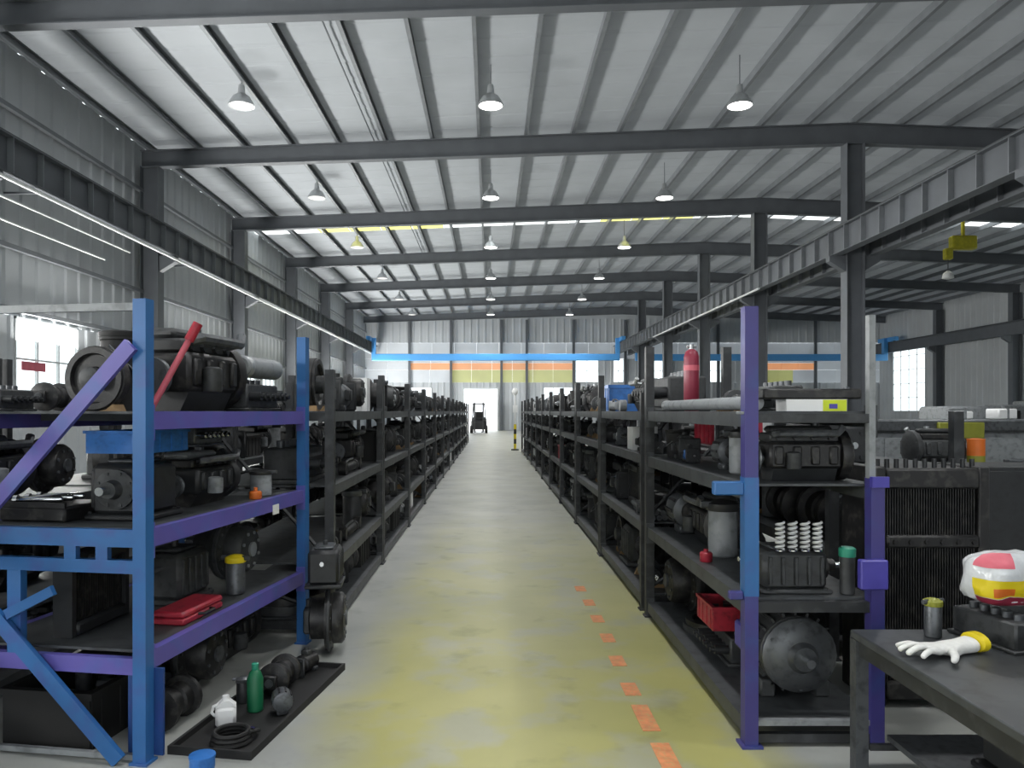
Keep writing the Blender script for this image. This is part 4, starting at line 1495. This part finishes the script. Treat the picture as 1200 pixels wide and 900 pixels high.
# electric motor on the bottom shelf
def k_emotor():
    P_ = []
    m = MB(); m.lathe([(.17, -.2), (.19, -.18), (.19, .2), (.17, .22)], (0, 0, .235), 'y', 24); P_.append(('stator', m, 'iron', None))
    m = MB()
    for k in range(20):
        a = 2 * PI * k / 20
        m.box(.186, .21, -.16, .18, -.006, .006, Matrix.Translation((0, 0, .235)) @ Matrix.Rotation(a, 4, 'Y'))
    P_.append(('cooling_fin', m, 'iron', None))
    m = MB(); m.lathe([(.19, -.2), (.19, -.215), (.15, -.25), (.08, -.26), (.06, -.29), (.04, -.29)], (0, 0, .235), 'y', 24); P_.append(('end_bell', m, 'gun', None))
    m = MB(); bolts(m, 'y', (0, -.235, .235), .165, .012, 6, .02); P_.append(('bolt', m, 'gun', None))
    m = MB(); m.rod((0, -.29, .235), (0, -.36, .235), .022, 12); P_.append(('shaft', m, 'chrome', None))
    for s in (-1, 1):
        m = MB(); m.cbox(s * .14 - .04, s * .14 + .04, -.16, .16, 0, .09, .01); P_.append(('foot', m, 'iron', None))
    m = MB(); m.cbox(-.26, -.19, -.12, .02, .22, .36, .012); P_.append(('terminal_box', m, 'partviolet', None))
    return P_


spawn(Kind('motor', 'motor', k_emotor()), loc2(.31, .38, .12), 0, 'big round electric motor with violet terminal box, near column side rack bottom shelf', name='electric_motor', scale=1.0)
spawn('valve', loc2(.2, .98, .12), PI, 'dark control valve under the red bin, near column side rack bottom shelf', scale=(.9, .85, .8))
spawn('cratered', loc2(.2, .98, .12 + .24 * .8 + .002), PI, 'red parts bin on a control valve, near column side rack bottom shelf', scale=(.8, .8, .7))
fill(Matrix.Translation((1.24, 3.68, 0)), -1, 2.32, .6, RV, .42, ('near column side rack', 'column side'), random.Random(5), True, no=('carton', 'cartonw', 'cratered', 'hose'),
     skip={0: [(0, 1.25)], 1: [(0, .98)], 2: [(0, .75), (1.4, 1.7)], 3: [(0, 2.32)]})
spawn('pumpblue', Vector((1.36, 6.33, 1.252)), PI, 'small violet blue pump at the near end of the second column side rack', scale=.42)

# ------------------------------------------------------------------ big black radiator stack
bk = thing('radiator_stack', 'tall black radiator stack with a row of studs behind the steel bench', 'radiator', (2.39, 4.35, 0))
W, H, D = .62, 1.3, .4
for s in (-1, 1):
    m = MB(); m.cbox(s * (W / 2 - .03) - .03, s * (W / 2 - .03) + .03, -D / 2, D / 2, .0, H, .008); m.build('side_frame', 'black', bk)
for (z0, z1) in ((.04, .14), (.86, .93), (1.18, 1.29)):
    m = MB(); m.cbox(-W / 2 + .06, W / 2 - .06, -D / 2 - .01, D / 2, z0, z1, .012); m.build('tank', 'black', bk)
m = MB()
for k in range(34):
    x = -W / 2 + .075 + (W - .15) * k / 33
    m.box(x - .003, x + .003, -D / 2 + .02, D / 2 - .03, .14, 1.18)
m.box(-W / 2 + .06, W / 2 - .06, -.05, .05, .14, 1.18)
o = m.build('fin_core', 'black', bk, smooth=False); o['kind'] = 'stuff'
for k in range(11):
    x = -W / 2 + .05 + (W - .1) * k / 10
    m = MB(); m.cyl((x, -.12, H - .012), 'z', .013, .05, 8); m.build('stud', 'coal', bk)
for k in range(6):
    m = MB(); m.cyl((-W / 2 + .1 + k * .085, -D / 2 - .022, .895), 'y', .014, .014, 6); m.build('bolt', 'rubber', bk)
m = MB(); m.tube([(.2, -D / 2, .5), (.2, -D / 2 - .1, .5), (.22, -D / 2 - .14, .44), (.22, -D / 2 - .14, .1)], .035, 10); m.build('hose', 'rubber', bk)

# ------------------------------------------------------------------ steel bench and what lies on it
bx0, bx1, by0, by1, bh = 1.6, 3.0, 2.0, 3.42, .63
be = thing('steel_bench', 'low grey steel bench in the front corner holding the white glove', 'bench', ((bx0 + bx1) / 2, (by0 + by1) / 2, 0))
hx, hy = (bx1 - bx0) / 2, (by1 - by0) / 2
m = MB(); m.cbox(-hx, hx, -hy, hy, bh - .035, bh, .005); m.build('bench_top', 'deck', be)
for sx in (-1, 1):
    for sy in (-1, 1):
        m = MB(); m.box(sx * (hx - .028) - .028, sx * (hx - .028) + .028, sy * (hy - .028) - .028, sy * (hy - .028) + .028, 0, bh - .035); m.build('leg', 'gun', be, smooth=False)
for s in (-1, 1):
    m = MB(); m.box(-hx + .056, hx - .056, s * (hy - .028) - .015, s * (hy - .028) + .015, bh - .1, bh - .035); m.build('apron', 'rackgrey', be, smooth=False)
    m = MB(); m.box(s * (hx - .028) - .015, s * (hx - .028) + .015, -hy + .056, hy - .056, bh - .1, bh - .035); m.build('apron', 'rackgrey', be, smooth=False)
m = MB(); m.box(-hx + .16, hx, -hy + .06, hy - .01, .14, .165); m.build('lower_shelf', 'gun', be, smooth=False)
for s in (-1, 1):
    m = MB(); m.box(-hx + .06, hx - .06, s * (hy - .05) - .012, s * (hy - .05) + .012, .115, .14); m.build('shelf_bearer', 'rackgrey', be, smooth=False)
spawn('gearbox', Vector((2.12, 2.95, .167)), 0, 'dark ribbed gearbox on the lower shelf of the steel bench', scale=(.95, .9, .9))
spawn('drive', Vector((2.62, 2.85, .167)), PI / 2, 'black final drive on the lower shelf of the steel bench', scale=.95)


# white glove: one continuous surface grown over a skeleton
def glove():
    V = [(.0, 0, 0), (-.06, 0, .0), (-.115, 0, .004)]
    R = [(.036, .026), (.042, .022), (.042, .018)]
    E = [(0, 1), (1, 2)]
    def chain(root, pts, rad):
        prev = root
        for p, r in zip(pts, rad):
            V.append(p); R.append((r, r)); E.append((prev, len(V) - 1)); prev = len(V) - 1
    chain(2, [(-.135, -.032, .006), (-.172, -.044, .016), (-.205, -.053, .01), (-.226, -.058, 0)], [.0125, .0115, .0105, .009])
    chain(2, [(-.14, -.01, .008), (-.186, -.013, .02), (-.222, -.015, .012), (-.246, -.016, 0)], [.013, .012, .011, .009])
    chain(2, [(-.138, .013, .008), (-.18, .019, .018), (-.214, .024, .01), (-.236, .027, 0)], [.0125, .0115, .0105, .009])
    chain(2, [(-.13, .035, .004), (-.162, .05, .012), (-.188, .061, .006), (-.204, .067, 0)], [.011, .0105, .0095, .008])
    chain(1, [(-.075, -.045, .0), (-.105, -.082, .004), (-.132, -.102, .0), (-.15, -.11, -.004)], [.016, .014, .012, .01])
    V.append((.05, 0, .002)); R.append((.042, .03)); E.append((0, len(V) - 1))
    V.append((.085, .004, .004)); R.append((.046, .034)); E.append((len(V) - 2, len(V) - 1))
    me = bpy.data.meshes.new('glove_skeleton')
    me.from_pydata(V, E, [])
    o = bpy.data.objects.new('glove_skeleton', me)
    COL.objects.link(o)
    sk = o.modifiers.new('skin', 'SKIN')
    for i, r in enumerate(R):
        me.skin_vertices[0].data[i].radius = r
        me.skin_vertices[0].data[i].use_root = (i == 1)
    sk.use_smooth_shade = True
    sb = o.modifiers.new('sub', 'SUBSURF'); sb.levels = 2; sb.render_levels = 2
    dg = bpy.context.evaluated_depsgraph_get()
    nm = bpy.data.meshes.new_from_object(o.evaluated_get(dg))
    bpy.data.objects.remove(o)
    nm.materials.clear(); nm.materials.append(M['cloth'])
    nm.shade_smooth()
    zlo = min(v.co.z for v in nm.vertices)
    for v in nm.vertices:
        v.co.z -= zlo
    return nm


gl = thing('work_glove', 'white cotton work glove with spread fingers lying on the steel bench', 'glove', (1.86, 3.07, bh + .001), .3)
gl.scale = (1.08, 1.2, 1.1)
gm = glove(); gm.name = 'glove_body'
link('glove_body', gm, gl)
m = MB(); m.lathe([(.036, .078), (.048, .08), (.05, .105), (.044, .11)], (0, 0, 0), 'x', 18)
m.v = [(x, y, z * .72 + .036) for (x, y, z) in m.v]
m.build('cuff', 'yellow', gl)

# parts behind the glove
spawn('valve', Vector((2.19, 3.24, bh + .001)), .2, 'dark control valve on the steel bench under the printed bag', scale=(.85, .62, .6))
spawn('hose', Vector((2.28, 2.78, bh + .001)), 2.2, 'coil of black hose at the outer end of the steel bench', scale=.95)
ko = Kind('grey canister with olive cap', 'filter', k_filter('gun', 'olive'))
spawn(ko, Vector((1.9, 3.3, bh + .001)), .3, 'small grey canister with an olive cap behind the white glove', scale=(.5, .5, .6))

from mathutils import noise as mn


def bag_pt(u, v, k=1.0):
    """u around, v from -1 (bottom) to 1 (top)"""
    a = u * 2 * PI
    b = v * PI / 2
    ce, se = math.cos(b), math.sin(b)
    sg = lambda q, e: math.copysign(abs(q) ** e, q)
    x = .2 * sg(ce, .6) * sg(math.cos(a), .7)
    y = .14 * sg(ce, .6) * sg(math.sin(a), .7)
    z = .13 * sg(se, .7)
    p = Vector((x, y, z))
    n = mn.noise(p * 9) * .02 + mn.noise(p * 24) * .008
    if z < -.1:
        n *= .2
    return p * (k + n / .14)


def bag_patch(u0, u1, v0, v1, nu, nv, k):
    m = MB()
    vs = [bag_pt(u0 + (u1 - u0) * i / nu, v0 + (v1 - v0) * j / nv, k) for j in range(nv + 1) for i in range(nu + 1)]
    fs = [(j * (nu + 1) + i, j * (nu + 1) + i + 1, (j + 1) * (nu + 1) + i + 1, (j + 1) * (nu + 1) + i) for j in range(nv) for i in range(nu)]
    return m.add(vs, fs)


bgz = bh + .001 + .24 * .6 + .125
bag = thing('plastic_bag', 'crumpled white plastic bag with red and yellow print on the steel bench', 'bag', (2.17, 3.24, bgz), .25)
bag.scale = (.82, .82, .85)
bag_patch(0, 1, -1, 1, 44, 24, 1.0).build('bag_body', 'film', bag)
bag_patch(.5, .7, .25, .8, 10, 8, 1.015).build('red_print', 'pink', bag)
bag_patch(.5, .78, -.62, -.3, 14, 6, 1.015).build('maroon_print', 'maroon', bag)
bag_patch(.5, .76, -.28, .02, 14, 6, 1.02).build('yellow_print', 'yellow', bag)
bag_patch(.6, .7, -.24, -.06, 6, 5, 1.03).build('orange_print', 'orange', bag)

# ------------------------------------------------------------------ work area behind the column-side racks
lk = thing('black_locker', 'low black steel locker behind the bench with white tags on its doors', 'locker', (3.75, 5.5, 0))
m = MB(); m.cbox(-.48, .48, -.22, .25, .06, 1.22, .008); m.build('body', 'coal', lk)
m = MB(); m.box(-.46, .46, -.2, .23, 0, .06); m.build('plinth', 'rubber', lk, smooth=False)
for s in (0, 1):
    m = MB(); m.cbox(-.46 + s * .465, -.005 + s * .465, -.235, -.221, .1, 1.19, .004); d = m.build('door', 'coal', lk)
    m = MB(); m.box(-.08 + s * .12, -.06 + s * .12, -.25, -.235, .6, .72); m.build('handle', 'alu', d, smooth=False)
    for z in (.95, .78):
        m = MB(); m.box(-.44 + s * .465, -.38 + s * .465, -.238, -.235, z, z + .1); m.build('paper_tag', 'white', d, smooth=False)

wb = thing('parts_bench', 'long dark bench with pipes and an orange can in the work area', 'bench', (5.15, 7.15, 0))
m = MB(); m.cbox(-1.5, 1.5, -.35, .35, 1.05, 1.1, .006); m.build('bench_top', 'gun', wb)
for sx in (-1, 0, 1):
    for sy in (-1, 1):
        m = MB(); m.box(sx * 1.42 - .04, sx * 1.42 + .04, sy * .3 - .04, sy * .3 + .04, 0, 1.05); m.build('leg', 'rackgrey', wb, smooth=False)
m = MB(); m.box(-1.42, 1.42, -.3, .3, .45, .48); m.build('lower_shelf', 'deck', wb, smooth=False)
m = MB(); m.box(-1.46, 1.46, .26, .3, .5, 1.05); m.build('rear_sheet', 'rackgrey', wb, smooth=False)
spawn('engine3', Vector((4.1, 7.1, 1.102)), PI / 2, 'cast iron engine at the near end of the pipe bench', scale=.8)
spawn('pipes', Vector((5.1, 6.95, 1.102)), PI / 2, 'strapped bundle of grey pipes beside the orange can', scale=(.55, .9, .55))
spawn('valve2', Vector((5.8, 7.1, 1.102)), -PI / 2, 'grey control valve at the far end of the pipe bench', scale=.9)
for k, x in enumerate((3.8, 4.55, 5.3, 5.95)):
    spawn(['crate', 'gearbox', 'drive', 'engine'][k], Vector((x + .25, 7.12, .482)), PI / 2, ['black parts bin', 'dark ribbed gearbox', 'black final drive', 'oily black engine'][k] + ' on the lower shelf of the pipe bench', scale=.95)
oc = thing('orange_can', 'orange can with an olive lower band on the pipe bench', 'can', (4.36, 6.9, 1.102))
m = MB(); m.lathe([(.07, .1), (.072, .1), (.072, .24), (.066, .245)], n=18); m.build('upper_band', 'orange', oc)
m = MB(); m.lathe([(.068, 0), (.072, .004), (.072, .1)], n=18); m.build('lower_band', 'olive', oc)
m = MB(); m.lathe([(.075, .24), (.075, .25), (.03, .255)], n=18); m.build('lid', 'orange', oc)

md = thing('machine_bed', 'long grey machine bed with an olive cover in the work area', 'machine', (7.0, 9.6, 0))
m = MB(); m.cbox(-2.5, 2.5, -.5, .5, 0, .5, .03); m.build('base', 'iron', md)
m = MB(); m.cbox(-2.4, 2.4, -.42, .42, .5, 1.36, .03); m.build('body', 'grey', md)
m = MB(); m.cbox(-2.55, 2.55, -.5, .5, 1.36, 1.5, .02); m.build('slideway', 'gun', md)
for k in range(5):
    m = MB(); m.cbox(-2.3 + k * .94, -1.46 + k * .94, -.445, -.42, .6, 1.28, .008); p = m.build('access_panel', 'grey', md)
    m = MB(); m.box(-1.6 + k * .94, -1.57 + k * .94, -.47, -.445, .9, 1.02); m.build('handle', 'coal', p, smooth=False)
m = MB(); m.cbox(-1.72, -1.18, -.56, -.5, 1.28, 1.47, .01); m.build('cover', 'olive', md)
for k, (x, w, h) in enumerate(((-1.25, .2, .1), (-.75, .28, .13), (-.2, .16, .09), (.3, .24, .12))):
    c = thing('white_parcel', f'white wrapped parcel on the grey machine bed, {ORD[k + 1]} from the aisle', 'parcel', (7.0 + x, 9.4, 1.502), .2 * (k % 2), 'white parcels on the machine bed')
    m = MB(); m.cbox(-w / 2, w / 2, -.1, .1, 0, h, .015); m.build('parcel_body', 'white', c)
    m = MB(); m.box(-.015, .015, -.102, .102, -.0, h + .002); m.build('strap', 'grey', c, smooth=False)
for k, (x, y, h, w) in enumerate(((8.2, 15.5, 1.7, 2.0), (12.5, 17.5, 1.5, 2.6), (15.0, 24.0, 1.8, 3.0), (8.6, 26, 1.6, 2.4), (20, 30, 2.0, 3.4))):
    c = thing('grey_machine', f'grey machine in the second hall, {ORD[k + 1]} from the front', 'machine', (x + w / 2 + .6, y, 0), 0, 'grey machines of the second hall')
    m = MB(); m.cbox(-w / 2, w / 2, -.6, .6, 0, h * .5, .04); m.build('base', 'iron', c)
    m = MB(); m.cbox(-w / 2 + .1, w * .12, -.5, .5, h * .5, h, .05); m.build('headstock', 'grey', c)
    m = MB(); m.cbox(w * .2, w / 2 - .1, -.4, .4, h * .5, h * .78, .04); m.build('tailstock', 'grey', c)
    m = MB(); m.lathe([(.18, w * .12), (.2, w * .13), (.2, w * .17), (.1, w * .18)], (0, 0, h * .72), 'x', 16); m.build('chuck', 'gun', c)
    m = MB(); m.cbox(-w / 2 + .2, -w / 2 + .6, -.53, -.5, h * .6, h * .9, .01); m.build('control_panel', 'coal', c)

# ------------------------------------------------------------------ floor line, far pole, far stacker
fl = thing('floor_line', 'worn dashed orange line on the floor along the column side racks', 'floor marking', (.815, 0, 0))
yy = 2.4
rl = random.Random(4)
while yy < 7.2:
    L = .34 if yy < 3.9 else .2
    m = MB(); q = rl.uniform(-.012, .012)
    m.box(-.045 + q, .045 + q, yy, yy + L, .0005, .003); m.build('dash', 'lineorange', fl, smooth=False)
    yy += L + (.14 if yy < 3.9 else .3)

po = thing('globe_post', 'slim post with a white globe and yellow striped foot at the aisle end', 'post', (1.0, 31.5, 0))
m = MB(); m.lathe([(.16, 0), (.16, .05), (.06, .07)], n=16); m.build('base', 'coal', po)
for k in range(5):
    m = MB(); m.cyl((0, 0, .07 + .2 * k), 'z', .055, .2, 12); m.build('stripe', 'yellow' if k % 2 == 0 else 'black', po)
m = MB(); m.cyl((0, 0, 1.07), 'z', .035, 1.2, 10); m.build('pole', 'white', po)
m = MB(); m.lathe([(.02, 2.26), (.09, 2.3), (.13, 2.38), (.13, 2.44), (.09, 2.52), (.02, 2.56)], n=16); m.build('globe', 'white', po)
m = MB(); m.box(-.1, .1, -.005, .005, 1.55, 1.85, Matrix.Translation((0, -.045, 0))); m.build('sign_plate', 'white', po)

fk = thing('forklift', 'dark forklift standing in the bright far doorway', 'forklift', (-.86, 56.5, 0))
fk.scale = (1.12, 1.12, 1.12)
m = MB(); m.cbox(-.5, .5, -.6, .9, .25, .85, .08); m.build('body', 'coal', fk)
m = MB(); m.cbox(-.48, .48, .6, 1.1, .3, 1.05, .12); m.build('counterweight', 'iron', fk)
for sx in (-1, 1):
    for y in (-.45, .75):
        m = MB(); m.lathe([(.1, -.09), (.24, -.08), (.24, .08), (.1, .09)], (sx * .48, y, .245), 'x', 18); m.build('wheel', 'rubber', fk)
    m = MB(); m.box(sx * .28 - .05, sx * .28 + .05, -.72, -.62, .1, 2.0); m.build('mast', 'iron', fk, smooth=False)
    m = MB(); m.box(sx * .24 - .06, sx * .24 + .06, -1.6, -.72, .08, .13); m.build('fork', 'gun', fk, smooth=False)
    for y in (-.5, .7):
        m = MB(); m.rod((sx * .44, y, .8), (sx * .36, y * .8, 1.9), .03, 6); m.build('guard_post', 'coal', fk)
m = MB(); m.box(-.42, .42, -.48, .62, 1.88, 1.94); m.build('roof_guard', 'coal', fk, smooth=False)
m = MB(); m.cbox(-.25, .25, .05, .5, .85, 1.0, .04); m.cbox(-.25, .25, .45, .55, .95, 1.4, .03); m.build('seat', 'rubber', fk)
